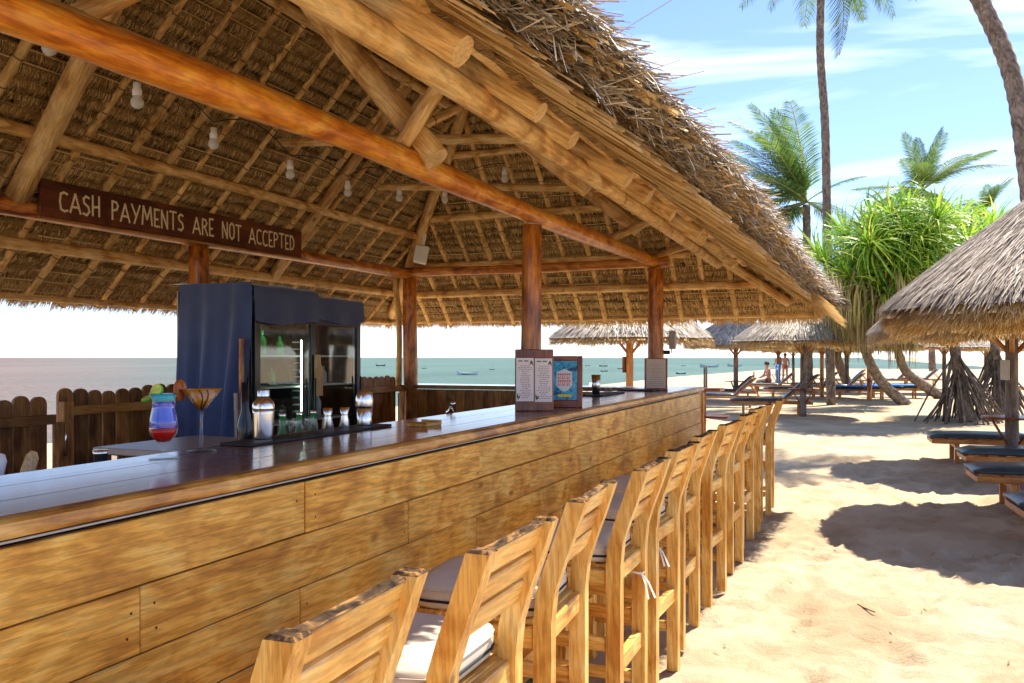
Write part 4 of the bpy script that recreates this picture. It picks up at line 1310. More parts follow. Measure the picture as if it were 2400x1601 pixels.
# ================================================================== DRINK COOLERS UNDER NAVY COVERS
def cooler(name, label, y0, y1, x_front, z1, led, bottles):
    C = thing(name, label, 'cooler', (x_front - 0.33, (y0 + y1) / 2, 0))
    xb = x_front - 0.64
    yc = (y0 + y1) / 2; w = y1 - y0; xc = (x_front + xb) / 2
    box('back_panel', (0.03, w - 0.02, z1 - 0.05), (xb + 0.02, yc, z1 / 2), M_COOLIN, C, 'y', 0)
    for yy in (y0 + 0.02, y1 - 0.02):
        box('side_panel', (0.6, 0.035, z1 - 0.05), (xc, yy, z1 / 2), M_BLACKG, C, 'x', 0.003)
    box('head_panel', (0.6, w - 0.08, 0.06), (xc, yc, z1 - 0.055), M_BLACKG, C, 'x', 0.003)
    box('base_panel', (0.6, w - 0.08, 0.12), (xc, yc, 0.1), M_BLACKG, C, 'x', 0.003)
    # door
    fx = x_front + 0.018
    fr = M_NAVYF if not led else M_BLACKG
    for yy in (y0 + 0.03, y1 - 0.03):
        box('door_stile', (0.03, 0.055, 1.62), (fx, yy, 0.93), fr, C, 'z', 0.003)
    box('door_rail', (0.03, w - 0.115, 0.05), (fx, yc, 1.715), fr, C, 'y', 0.003)
    box('door_rail', (0.03, w - 0.115, 0.08), (fx, yc, 0.17), fr, C, 'y', 0.003)
    box('glass_pane', (0.004, w - 0.115, 1.48), (fx + 0.002, yc, 0.95), M_PANE, C, 'y', 0)
    tube('handle', [(fx + 0.035, y1 - 0.045, 0.9), (fx + 0.04, y1 - 0.045, 1.3)], [0.008, 0.008], M_BLACK, C)
    rr = random.Random(int(y0 * 100))
    for zs in (0.62, 0.98, 1.24, 1.46):
        box('shelf', (0.5, w - 0.1, 0.012), (xc + 0.02, yc, zs), M_SHELF, C, 'x', 0.002)
        n = bottles
        for k in range(n):
            yy = y0 + 0.09 + (w - 0.2) * (k + rr.uniform(0.1, 0.7)) / n
            if zs > 1.4 and not led: continue
            bx = xc + rr.uniform(-0.1, 0.18)
            mt = rr.choice([M_GBOT, M_GBOT, M_ABOT, M_GLASS]) if led else rr.choice([M_ABOT, M_WHITE, M_ORANGE])
            hgt = rr.uniform(0.12, 0.2)
            lathe('bottle', [(0.001, 0.0), (0.028, 0.0), (0.029, hgt * 0.55), (0.024, hgt * 0.66), (0.011, hgt * 0.8), (0.011, hgt), (0.001, hgt)], mt, C, Matrix.Translation((bx, yy, zs + 0.0065)), 12)
    box('added_fill_tube', (0.014, w - 0.3, 0.012), (x_front - 0.035, yc, 1.755), M_LED, C, 'y', 0)  # unseen glowing tube, added to brighten the inside of the cooler
    if led:
        box('light_strip', (0.005, 0.006, 1.05), (x_front - 0.03, y1 - 0.09, 1.05), M_LED, C, 'z', 0)
        k = 0.56
        while k < 1.58:
            box('shelf_clip', (0.05, 0.04, 0.008), (x_front - 0.05, y1 - 0.115, k), M_SHELF, C, 'y', 0)
            k += 0.05
    return C
C1 = cooler('drink_cooler', 'tall glass-door drink cooler with lit shelf strip, draped in navy cloth, left one', 4.56, 5.24, -3.70, 1.93, True, 9)
C2 = cooler('drink_cooler', 'tall glass-door drink cooler with navy door frame, right-hand one by the corner post', 5.27, 5.96, -3.77, 1.90, False, 4)

def cloth_side(C, y, x0, x1, ztop, zbot, seed):
    V = []; Ff = []; nu, nv = 46, 36
    rr = random.Random(seed)
    for j in range(nv + 1):
        f = j / nv
        z = ztop + (zbot - ztop) * f
        sweep = -0.16 * smooth01(0.1, 1.0, f)
        for i in range(nu + 1):
            u = i / nu
            x = x0 + (x1 + sweep - x0) * u
            amp = 0.004 + 0.02 * smooth01(0.0, 0.5, f)
            d = amp * (sin(u * 17 + 0.6 * sin(f * 3)) + 0.5 * sin(u * 31 + 2 + f * 1.2) + 0.4 * noise.noise((u * 4, f * 2.5, seed)))
            d += 0.015 * math.exp(-((u - 0.9 + 0.35 * f) / 0.1) ** 2) * (1 - f)
            V.append((x, y - 0.012 - abs(amp) - d, z))
    for j in range(nv):
        for i in range(nu):
            a = j * (nu + 1) + i
            Ff.append((a, a + 1, a + nu + 2, a + nu + 1))
    return mobj('cloth_cover', mk_mesh('cloth_cover', V, Ff, M_CLOTH, smooth=True), C)
def cloth_valance(C, x, y0, y1, ztop, zbot, xb, seed):
    V = []; Ff = []; nu, nv = 34, 14
    for j in range(nv + 1):
        f = j / nv
        for i in range(nu + 1):
            u = i / nu
            if f < 0.45:       # top sheet from the back to the front edge
                g = f / 0.45
                p = (xb + (x + 0.012 - xb) * g, y0 + (y1 - y0) * u, ztop + 0.012 * noise.noise((u * 3, g * 3, seed)) - 0.01 * g)
            else:
                g = (f - 0.45) / 0.55
                zb_ = zbot + 0.018 * sin(u * 5 + seed) + 0.01 * noise.noise((u * 9, 1, seed))
                d = 0.022 + 0.016 * g * (0.6 + sin(u * 13 + seed) * 0.5)
                p = (x + d, y0 + (y1 - y0) * u, ztop - 0.01 + (zb_ - ztop) * g)
            V.append(p)
    for j in range(nv):
        for i in range(nu):
            a = j * (nu + 1) + i
            Ff.append((a, a + 1, a + nu + 2, a + nu + 1))
    return mobj('cloth_valance', mk_mesh('cloth_valance', V, Ff, M_CLOTH, smooth=True), C)
cloth_side(C1, 4.545, -4.27, -3.665, 1.945, 0.25, 3)
cloth_valance(C1, -3.675, 4.53, 5.25, 1.95, 1.70, -4.38, 3)
cloth_valance(C2, -3.745, 5.262, 5.97, 1.92, 1.735, -4.44, 8)
bdr = thing('wood_trim_board', 'narrow brown upright board beside the covered cooler door', 'board', (-3.69, 4.5, 0))
box('brown_board', (0.02, 0.035, 1.55), (-3.72, 4.49, 0.8), M_POST, bdr, 'z')
box('pale_strip', (0.022, 0.02, 1.2), (-3.715, 4.455, 0.62), M_TRIM, bdr, 'z', 0.003, Matrix.Rotation(-0.04, 4, 'Y'))
# serving paddle hung between the doors
def paddle():
    prof = [(-0.045, 0), (0.045, 0), (0.045, 0.2), (0.02, 0.235), (0.016, 0.3), (-0.045, 0.3)]
    n = len(prof)
    V = [(z, y, s_) for s_ in (-0.007, 0.007) for (y, z) in prof]
    Ff = [tuple(range(n)), tuple(reversed(range(n, 2 * n)))] + [(i, (i + 1) % n, (i + 1) % n + n, i + n) for i in range(n)]
    me = mk_mesh('paddle', V, Ff, M_CUT)
    o = mobj('serving_paddle', me, None, Matrix.Translation((-3.655, 5.255, 1.17)) @ MP)
    tag(o, 'pale wooden paddle board hanging between the two cooler doors', 'paddle board')
paddle()

# ================================================================== THINGS ON AND BEHIND THE BAR
def cocktail_hurricane(x, y, z):
    T_ = thing('cocktail_glass', 'curvy cocktail glass with blue drink layered over red, lime on the rim', 'cocktail', (x, y, z))
    M = WM[T_] @ Matrix.Scale(1.1, 4)
    lathe('glass', [(0.001, 0.0), (0.034, 0.0), (0.035, 0.003), (0.012, 0.009), (0.006, 0.016), (0.006, 0.034), (0.016, 0.042), (0.031, 0.062), (0.0345, 0.078), (0.032, 0.1), (0.0275, 0.125), (0.0275, 0.142), (0.033, 0.163), (0.0318, 0.163), (0.0262, 0.142), (0.0262, 0.125), (0.0305, 0.1), (0.033, 0.078), (0.0295, 0.0635), (0.0145, 0.0435), (0.001, 0.041)], M_GLASS, T_, M, 32)
    lathe('red_layer', [(0.0005, 0.0415), (0.0143, 0.0441), (0.0292, 0.0637), (0.0325, 0.076), (0.0005, 0.076)], M_DRINKR, T_, M, 32)
    lathe('blue_layer', [(0.0005, 0.0765), (0.0326, 0.0783), (0.0302, 0.1), (0.0259, 0.125), (0.0259, 0.14), (0.0005, 0.14)], M_DRINKB, T_, M, 32)
    lathe('turquoise_layer', [(0.0005, 0.1405), (0.0259, 0.1425), (0.031, 0.161), (0.0005, 0.161)], M_DRINKC, T_, M, 32)
    for k, (dx, dz, rot) in enumerate(((-0.036, 0.15, 0.4), (-0.016, 0.168, 1.2))):
        V, Ff = lathe_geo([(0.0005, -0.004), (0.017, -0.004), (0.0185, 0), (0.017, 0.004), (0.0005, 0.004)], 20)
        fm = []
        for i in range(4):
            fm += [0 if i in (0, 3) else 1] * 20
        o = mobj('lime_slice', mk_mesh('lime_slice', V, Ff, [M_LIME, M_LIMEP], fm), T_, M @ Matrix.Translation((dx * 0.93, dx * 0.37, dz)) @ Matrix.Rotation(0.4 * k - 0.4, 4, 'Z') @ Matrix.Rotation(rot, 4, 'X'))
def cocktail_martini(x, y, z):
    T_ = thing('martini_glass', 'martini glass of amber drink with chocolate streaks and fruit wedge on rim', 'cocktail', (x, y, z))
    M = WM[T_] @ Matrix.Scale(1.1, 4)
    lathe('glass', [(0.001, 0.0), (0.036, 0.0), (0.037, 0.003), (0.012, 0.007), (0.0045, 0.016), (0.004, 0.1), (0.007, 0.11), (0.0535, 0.168), (0.0523, 0.168), (0.006, 0.1115), (0.001, 0.1105)], M_GLASS, T_, M, 32)
    lathe('drink', [(0.0005, 0.1112), (0.0057, 0.1118), (0.0512, 0.1668), (0.0005, 0.1668)], M_DRINKY, T_, M, 32)
    B = Blades()
    for a in (-2.3, -1.9, -1.0, -0.6, 0.6, 1.4, 2.5):
        pts = []
        for k in range(6):
            f = k / 5; r = 0.008 + (0.050 - 0.008) * f; zz = 0.1118 + (0.166 - 0.1118) * f
            an = a + 0.25 * sin(f * 3)
            pts.append(Vector(((r + 0.0012) * cos(an), (r + 0.0012) * sin(an), zz)))
        B.add(pts, [0.004] * 6, Vector((-sin(a), cos(a), 0)), 0.5)
    mobj('chocolate_streaks', B.mesh('chocolate_streaks', M_CHOC), T_, M)
    V, Ff = lathe_geo([(0.0005, -0.008), (0.026, -0.007), (0.03, 0.0), (0.026, 0.007), (0.0005, 0.008)], 24)
    fm = []
    for i in range(4):
        fm += [1 if i == 0 else 0] * 24
    mobj('fruit_wedge', mk_mesh('fruit_wedge', V, Ff, [M_ORANGE, M_ORFLESH], fm, smooth=True), T_, M @ Matrix.Translation((-0.052, -0.022, 0.163)) @ Matrix.Rotation(0.35, 4, 'Z') @ Matrix.Rotation(pi / 2, 4, 'Y'))
cocktail_hurricane(-1.74, 1.785, BH)
cocktail_martini(-1.775, 1.968, BH)

# bar mat, shakers, jiggers, shot glasses
mat_ = box('bar_mat', (0.12, 0.86, 0.008), (-1.79, 2.56, BH + 0.0045), M_BLACK, None, 'y', 0.002)
tag(mat_, 'long black rubber bar mat under the shakers and shot glasses', 'bar mat')
ZM = BH + 0.0085
def shaker(x, y, label, dome=False):
    T_ = thing('cocktail_shaker', label, 'shaker', (x, y, ZM), 0, 'steel shakers on the bar mat')
    M = WM[T_]
    if not dome:
        lathe('cup', [(0.001, 0), (0.03, 0), (0.031, 0.004), (0.034, 0.085), (0.0345, 0.1), (0.001, 0.1)], M_STEEL, T_, M, 32)
        lathe('strainer', [(0.0352, 0.1), (0.0352, 0.108), (0.033, 0.118), (0.024, 0.131), (0.019, 0.135), (0.018, 0.14), (0.001, 0.14)], M_STEEL, T_, M, 32)
        lathe('cap', [(0.0195, 0.1405), (0.0185, 0.158), (0.016, 0.163), (0.001, 0.164)], M_STEEL, T_, M, 28)
    else:
        lathe('cup', [(0.001, 0), (0.027, 0), (0.028, 0.004), (0.03, 0.09), (0.001, 0.09)], M_STEEL, T_, M, 32)
        lathe('lid', [(0.0335, 0.075), (0.0345, 0.078), (0.034, 0.105), (0.029, 0.127), (0.02, 0.138), (0.01, 0.142), (0.001, 0.143)], M_STEEL, T_, M, 32)
shaker(-1.80, 2.28, 'three-piece steel cocktail shaker at the near end of the bar mat')
shaker(-1.79, 2.88, 'round-domed steel shaker at the far end of the bar mat', True)
SG = thing('shot_glass', 'x', 'shot glass', (0, 0, 0), 0, 'upturned shot glasses on the bar mat')
lathe('bowl', [(0.001, 0.056), (0.016, 0.056), (0.0165, 0.05), (0.0235, 0.0), (0.0215, 0.0), (0.0148, 0.045), (0.001, 0.045)], M_GLASS, SG, None, 20)
sg_pos = [(-1.81, 2.40), (-1.77, 2.42), (-1.81, 2.47), (-1.77, 2.505), (-1.82, 2.56), (-1.77, 2.60)]
for i, (x, y) in enumerate(sg_pos):
    M = Matrix.Translation((x, y, ZM))
    g = SG if i == 0 else copy_tree(SG, M)
    if i == 0:
        SG.matrix_basis = M; WM[SG] = M
    g['label'] = 'upturned shot glass on the black mat, ' + ['back one, nearest the tall shaker', 'front one, nearest the tall shaker', 'back one, second from the tall shaker', 'front one, second from the tall shaker', 'back one, nearest the jiggers', 'front one, nearest the jiggers'][i]
def jigger(x, y, label):
    T_ = thing('jigger', label, 'jigger', (x, y, ZM), 0, 'steel jiggers on the bar mat')
    lathe('double_cup', [(0.001, 0.002), (0.02, 0.0), (0.021, 0.002), (0.0125, 0.045), (0.0125, 0.05), (0.018, 0.078), (0.0165, 0.078), (0.011, 0.052), (0.001, 0.05)], M_STEEL, T_, WM[T_], 24)
jigger(-1.83, 2.69, 'steel double jigger on the bar mat, the nearer of two')
jigger(-1.80, 2.755, 'steel double jigger on the bar mat, right beside the domed shaker')
# green bottles standing behind the mat on the lower shelf
for i, (x, y) in enumerate(((-1.95, 2.58), (-1.95, 2.68), (-1.95, 2.77), (-1.95, 2.87))):
    T_ = thing('green_bottle', ['first', 'second', 'third', 'fourth'][i] + ' green bottle behind the shot glasses, counted from the tall shaker', 'bottle', (x, y, 1.02), 0, 'green bottles behind the mat')
    lathe('body', [(0.001, 0), (0.026, 0), (0.027, 0.11), (0.022, 0.14), (0.011, 0.17), (0.011, 0.215), (0.001, 0.216)], M_GBOT, T_, WM[T_], 16)
    lathe('cap', [(0.0115, 0.2165), (0.0115, 0.226), (0.001, 0.227)], M_STEEL, T_, WM[T_], 12)
T_ = thing('dark_bottle', 'black slim bottle standing behind the near shaker', 'bottle', (-1.94, 2.36, 1.02))
lathe('body', [(0.001, 0), (0.026, 0), (0.027, 0.2), (0.013, 0.25), (0.012, 0.345), (0.001, 0.346)], M_BLACKG, T_, WM[T_], 16)
SHELF = thing('work_shelf', 'low work shelf running along the inside of the bar', 'shelf', (-1.95, 5.0, 0))
box('shelf_board', (0.2, 5.8, 0.025), (-1.965, 5.0, 1.007), M_FENCE, SHELF, 'y')
for yy in (2.3, 4.6, 7.6):
    box('bracket', (0.18, 0.03, 0.98), (-1.95, yy, 0.495), M_FENCE, SHELF, 'z')
# grey table behind the bar and the things on it
TB = thing('grey_work_table', 'grey work table behind the bar near the two cocktails', 'table', (-2.8, 3.05, 0))
box('table_top', (0.55, 0.62, 0.03), (-2.85, 3.1, 1.04), M_GREYW, TB, 'y')
for (x, y) in ((-3.05, 2.86), (-2.65, 2.86), (-3.05, 3.34), (-2.65, 3.34)):
    box('leg', (0.04, 0.04, 1.02), (x, y, 0.51), M_STEEL, TB, 'z')
PEP = thing('pepper_mill', 'black pepper mill with metal cap standing behind the bar left of the cocktails', 'pepper mill', (-2.05, 1.86, 0.98))
lathe('body', [(0.001, 0), (0.03, 0.0), (0.03, 0.08), (0.02, 0.09), (0.019, 0.19), (0.001, 0.19)], M_BLACK, PEP, WM[PEP], 20)
lathe('cap', [(0.0215, 0.1905), (0.0215, 0.2), (0.001, 0.201)], M_STEEL, PEP, WM[PEP], 20)
STN = thing('side_stand', 'small dark stand behind the bar holding mill and scoops', 'stand', (-2.08, 1.72, 0))
box('stand_top', (0.24, 0.9, 0.025), (-2.08, 1.7, 0.967), M_FENCE, STN, 'y')
for yy in (1.4, 2.0):
    box('leg', (0.05, 0.05, 0.95), (-2.08, yy, 0.475), M_FENCE, STN, 'z')
for (x, y, mt, lab, tl) in ((-2.1, 1.52, M_WHITE, 'white scoop handle poking up behind the bar, leftmost', -0.3), (-2.1, 1.605, M_CUT, 'pale wooden scoop handle poking up behind the bar, right of the white one', -0.35)):
    V, Ff = lathe_geo([(0.001, 0), (0.012, 0.0), (0.016, 0.08), (0.022, 0.17), (0.02, 0.21), (0.01, 0.225), (0.001, 0.226)], 14)
    V = [(p[0] * 0.5, p[1], p[2]) for p in V]
    o = mobj('scoop', mk_mesh('scoop', V, Ff, mt, smooth=True), None, Matrix.Translation((x, y, 0.98)) @ Matrix.Rotation(tl, 4, 'X'))
    tag(o, lab, 'scoop', 'scoops behind the bar')
# ashtray / coaster block in the middle of the bar
CO = thing('coaster_box', 'small flat brown wooden coaster tray on the middle of the bar', 'coaster tray', (-1.62, 3.08, BH))
box('tray', (0.09, 0.13, 0.012), (-1.62, 3.06, BH + 0.0065), M_EDGE, CO, 'y', 0.002)
box('rim', (0.09, 0.012, 0.008), (-1.62, 3.0, BH + 0.0165), M_EDGE, CO, 'x', 0.002)
box('rim', (0.09, 0.012, 0.008), (-1.62, 3.12, BH + 0.0165), M_EDGE, CO, 'x', 0.002)
# chrome tap on the work shelf
TAP = thing('chrome_tap', 'small chrome tap rising behind the middle of the bar', 'tap', (-1.93, 3.95, 1.02))
tube('spout', [(-1.93, 3.95, 1.02), (-1.93, 3.95, 1.16), (-1.93, 3.93, 1.19), (-1.93, 3.9, 1.19), (-1.93, 3.885, 1.165)], [0.011, 0.01, 0.009, 0.008, 0.008], M_CHROME, TAP, 10)
lathe('knob', [(0.001, 0), (0.014, 0), (0.014, 0.015), (0.001, 0.016)], M_CHROME, TAP, Matrix.Translation((-1.93, 3.955, 1.205)), 12)

# menu boards and framed cards on the bar
def face_cam(x, y, extra=0.0):
    """rotation so that local -Y faces the bar stools / viewer side"""
    return atan2(-x, y) + extra
def text_lines(w, h, rows, seed, x0=0, gap=0.62):
    rr = random.Random(seed); B = Blades()
    for r_ in range(rows):
        z = h / 2 - h * (r_ + 0.5) / rows
        ww = w * rr.uniform(0.35, 0.95)
        x = -ww / 2
        while x < ww / 2:
            l = rr.uniform(0.006, 0.014)
            t = 0.0016
            B.quad(Vector((x, 0, z - t)), Vector((x + l, 0, z - t)), Vector((x + l, 0, z + t)), Vector((x, 0, z + t)), 0.5)
            x += l + 0.004
    return B
def menu_stand(name, label, x, y, z, w, h, pw, pz0, pz1, rz, paper, tilt=-0.1, leaf=True, frame=False, rows=18):
    T_ = thing(name, label, 'menu stand', (x, y, z), rz)
    M = WM[T_] @ Matrix.Rotation(tilt, 4, 'X')
    if not frame:
        mobj('board', box_mesh(h, 0.012, w, M_FRAME, 0.003), T_, M @ Matrix.Translation((0, 0, h / 2)) @ AX['z'])
        mobj('foot', box_mesh(w, 0.09, 0.012, M_FRAME, 0.003), T_, WM[T_] @ Matrix.Translation((0, 0.055, 0.0065)))
    else:
        t = 0.028
        for s_ in (-1, 1):
            mobj('frame_side', box_mesh(h, 0.018, t, M_FRAME, 0.003), T_, M @ Matrix.Translation((s_ * (w / 2 - t / 2), 0, h / 2)) @ AX['z'])
        mobj('frame_top', box_mesh(w - 2 * t, 0.018, t, M_FRAME, 0.003), T_, M @ Matrix.Translation((0, 0, h - t / 2)))
        mobj('frame_bottom', box_mesh(w - 2 * t, 0.018, 0.04, M_FRAME, 0.003), T_, M @ Matrix.Translation((0, 0, 0.02)))
        mobj('backing', box_mesh(w - 2 * t, 0.008, h - 0.04, M_FRAME, 0), T_, M @ Matrix.Translation((0, 0.006, h / 2)))
        mobj('easel_leg', box_mesh(h * 0.8, 0.008, 0.04, M_FRAME, 0), T_, WM[T_] @ Matrix.Translation((0, 0.08, h * 0.37)) @ Matrix.Rotation(0.22, 4, 'X') @ AX['z'])
    pc = mobj('paper', box_mesh(pw, 0.0015, pz1 - pz0, paper, 0), T_, M @ Matrix.Translation((0, -0.0075 if not frame else -0.001, (pz0 + pz1) / 2)))
    if rows:
        B = text_lines(pw * 0.8, (pz1 - pz0) * 0.78, rows, int(x * 1000 + y * 77))
        mobj('print', B.mesh('print', M_INK), pc, WM[pc] @ Matrix.Translation((0, -0.0012, -(pz1 - pz0) * 0.05)))
    if leaf:
        B = Blades()
        for (lx, lz, a) in ((pw * 0.4, (pz1 - pz0) * 0.45, -2.0), (pw * 0.36, (pz1 - pz0) * 0.44, -1.2), (-pw * 0.42, -(pz1 - pz0) * 0.46, 1.0), (-pw * 0.4, -(pz1 - pz0) * 0.44, 1.7)):
            p = Vector((lx, 0, lz)); d = Vector((cos(a), 0, sin(a)))
            B.add([p, p + d * 0.012, p + d * 0.028], [0.002, 0.009, 0.001], Vector((-d.z, 0, d.x)), 0.5)
        for k in range(2):
            B.quad(Vector((-pw * 0.38 + k * 0.03, 0, (pz1 - pz0) * 0.42)), Vector((-pw * 0.38 + k * 0.03 + 0.022, 0, (pz1 - pz0) * 0.42)), Vector((-pw * 0.38 + k * 0.03 + 0.022, 0, (pz1 - pz0) * 0.445)), Vector((-pw * 0.38 + k * 0.03, 0, (pz1 - pz0) * 0.445)), 0.5)
        mobj('leaf_print', B.mesh('leaf_print', M_INKG), pc, WM[pc] @ Matrix.Translation((0, -0.0016, 0)))
    return T_, M
menu_stand('menu_board', 'tall wooden menu board with pink paper list, left of the pair before the post', -1.585, 4.09, BH, 0.102, 0.318, 0.09, 0.05, 0.272, radians(22), M_PAPER, -0.05)
menu_stand('menu_board', 'tall wooden menu board with pink paper list, right of the pair before the post', -1.50, 4.135, BH, 0.102, 0.318, 0.09, 0.046, 0.27, radians(20), M_PAPER, -0.05)
T_, M = menu_stand('poster_frame', 'brown table frame holding bright blue poster with red lettering on the bar', -1.50, 4.47, BH, 0.2, 0.285, 0.152, 0.042, 0.262, radians(14), M_POSTER, -0.1, False, True, 0)
T_['category'] = 'poster frame'
pm2 = M @ Matrix.Translation((0.0, -0.0026, 0.152))
B = Blades()
V0 = [(0, 0.062), (0.025, 0.05), (0.042, 0.045), (0.045, -0.03), (0.02, -0.058), (0, -0.066), (-0.02, -0.058), (-0.045, -0.03), (-0.042, 0.045), (-0.025, 0.05)]
B.V += [(p[0], 0, p[1]) for p in V0]; B.F.append(tuple(range(len(V0)))); B.T.append(0.5)
mobj('badge_print', B.mesh('badge_print', M_PWHITE), T_, pm2)
rr = random.Random(5)
B = Blades()
for rowz, nchar in ((0.02, 6), (-0.017, 6)):
    for k in range(nchar):
        x0 = -0.037 + k * 0.0125
        h_ = 0.0155
        B.quad(Vector((x0, 0, rowz - h_)), Vector((x0 + 0.0035, 0, rowz - h_)), Vector((x0 + 0.0035, 0, rowz + h_)), Vector((x0, 0, rowz + h_)), 0.5)
        if k % 2 == 0:
            B.quad(Vector((x0 + 0.0036, 0, rowz - h_)), Vector((x0 + 0.0095, 0, rowz - h_)), Vector((x0 + 0.0095, 0, rowz - h_ + 0.007)), Vector((x0 + 0.0036, 0, rowz - h_ + 0.007)), 0.5)
        B.quad(Vector((x0 + 0.0036, 0, rowz + h_ - 0.008)), Vector((x0 + 0.0095, 0, rowz + h_ - 0.008)), Vector((x0 + 0.0095, 0, rowz + h_)), Vector((x0 + 0.0036, 0, rowz + h_)), 0.5)
mobj('red_print', B.mesh('red_print', M_RED), T_, pm2 @ Matrix.Translation((0, -0.0008, 0)))
B = Blades(); B.quad(Vector((-0.035, 0, -0.094)), Vector((0.04, 0, -0.094)), Vector((0.04, 0, -0.079)), Vector((-0.035, 0, -0.079)), 0.5)
mobj('yellow_print', B.mesh('yellow_print', M_YEL), T_, pm2)
menu_stand('price_list_stand', 'brown stand with buff paper list at the far corner post of the bar', -1.56, 7.05, BH, 0.19, 0.27, 0.16, 0.02, 0.262, radians(10), M_PAPERB, -0.09, False, False, 12)
TR = thing('black_tray', 'flat black tray on the bar under the far price list', 'tray', (-1.62, 6.9, BH))
box('tray', (0.3, 0.3, 0.012), (-1.68, 6.95, BH + 0.0065), M_BLACK, TR, 'x', 0.003)
TR2 = thing('black_bar_mat', 'short black mat with tumbler and glasses near the far end of the bar', 'bar mat', (-1.72, 6.1, BH))
box('mat', (0.16, 0.62, 0.01), (-1.74, 6.1, BH + 0.0055), M_BLACK, TR2, 'y', 0.003)
T_ = thing('steel_tumbler', 'plain steel mixing tumbler on the far black mat', 'tumbler', (-1.74, 5.9, BH + 0.011))
lathe('cup', [(0.001, 0), (0.027, 0), (0.034, 0.14), (0.032, 0.14), (0.026, 0.004), (0.001, 0.004)], M_STEEL, T_, WM[T_], 24)
for i in range(4):
    g = copy_tree(SG, Matrix.Translation((-1.77 + 0.06 * (i % 2), 6.03 + 0.085 * i, BH + 0.011)))
    g['label'] = ['first', 'second', 'third', 'fourth'][i] + ' small clear glass from the steel tumbler on the far black mat'
    g['group'] = 'glasses on the far mat'
# dispenser fixed to the far post
DS = thing('wall_dispenser', 'grey metal dispenser on a black bracket at the right of the far post', 'dispenser', (-1.66, 8.26, 1.55))
box('body', (0.06, 0.06, 0.18), (-1.665, 8.26, 1.62), M_GREYW, DS, 'z', 0.006)
box('bracket', (0.09, 0.03, 0.04), (-1.735, 8.26, 1.5), M_BLACK, DS, 'x', 0.004)
tube('nozzle', [(-1.675, 8.25, 1.53), (-1.675, 8.25, 1.49)], [0.006, 0.005], M_BLACK, DS)
# white loudspeaker under the hip
SP = thing('white_loudspeaker', 'small white box loudspeaker hung under the roof corner above the far post', 'loudspeaker', (-4.17, 7.8, 2.5))
R = Matrix.Translation((-4.17, 7.8, CH + 1.06)) @ Matrix.Rotation(0.5, 4, 'Z') @ Matrix.Rotation(0.2, 4, 'Y')
mobj('cabinet', box_mesh(0.14, 0.13, 0.18, M_WHITE, 0.012), SP, R)
mobj('bracket', box_mesh(0.03, 0.03, 0.14, M_WHITE, 0.003), SP, R @ Matrix.Translation((0.0, 0, 0.15)))
# small spotlight clipped to the back eave
SPT = thing('spotlight', 'small black spotlight clipped under the back eave left of the coolers', 'spotlight', (-5.2, 5.2, 2.0))
lathe('lamp_head', [(0.001, 0), (0.03, 0.0), (0.045, 0.06), (0.04, 0.062), (0.001, 0.03)], M_BLACK, SPT, Matrix.Translation((-5.2, 4.75, CH + 0.52)) @ Matrix.Rotation(2.4, 4, 'Y'), 16)
tube('arm', [(-5.2, 4.75, CH + 0.52), (-5.18, 4.75, CH + 0.62)], [0.01, 0.01], M_BLACK, SPT)

# ================================================================== BULBS
bulbs = [(-3.07, 2.53, 1.267), (-3.05, 2.97, 1.166), (-3.29, 3.74, 1.177), (-3.33, 4.48, 1.16), (-3.50, 5.40, 1.22), (-3.46, 6.1, 1.30), (-3.30, 6.6, 1.36), (-2.49, 6.0, 1.36)]
ords = ['first bulb of the hanging string, nearest the viewer at the upper left', 'second bulb of the hanging string from the left', 'third bulb of the hanging string from the left', 'fourth bulb of the hanging string, above the end of the sign', 'fifth bulb of the hanging string from the left', 'sixth bulb of the hanging string from the left', 'seventh bulb of the hanging string, before the hip rafter', 'last bulb at the right, hanging above the end of the front beam']
BU = thing('light_bulb', 'x', 'light bulb', (0, 0, 0), 0, 'white bulbs strung under the roof')
lathe('globe', [(0.001, 0.0), (0.012, 0.002), (0.024, 0.011), (0.029, 0.024), (0.028, 0.037), (0.021, 0.05), (0.016, 0.058)], M_BULB, BU, None, 20)
lathe('socket', [(0.017, 0.0585), (0.021, 0.06), (0.022, 0.085), (0.017, 0.093), (0.017, 0.118), (0.001, 0.12)], M_WHITE, BU, None, 20)
for i, (x, y, dz) in enumerate(bulbs):
    M = Matrix.Translation((x, y, CH + dz - 0.03)) @ Matrix.Rotation(random.uniform(-0.08, 0.08), 4, 'X')
    if i == 0:
        BU.matrix_basis = M; WM[BU] = M; b_ = BU
    else:
        b_ = copy_tree(BU, M)
    b_['label'] = 'white ' + ords[i]
pts = []
for i in range(len(bulbs) - 1):
    a = Vector((bulbs[i][0], bulbs[i][1], CH + bulbs[i][2] + 0.12)); b = Vector((bulbs[i + 1][0], bulbs[i + 1][1], CH + bulbs[i + 1][2] + 0.12))
    for k in range(6):
        f = k / 6
        pts.append(a.lerp(b, f) + Vector((0, 0, 0.10 * sin(pi * f) if i in (0, 2, 4) else 0.05 * sin(pi * f))))
pts.append(b)
cord = tube('bulb_cord', pts, [0.0035] * len(pts), M_CORD, None, 5)
tag(cord, 'thin dark cord that carries the string of bulbs', 'cord')

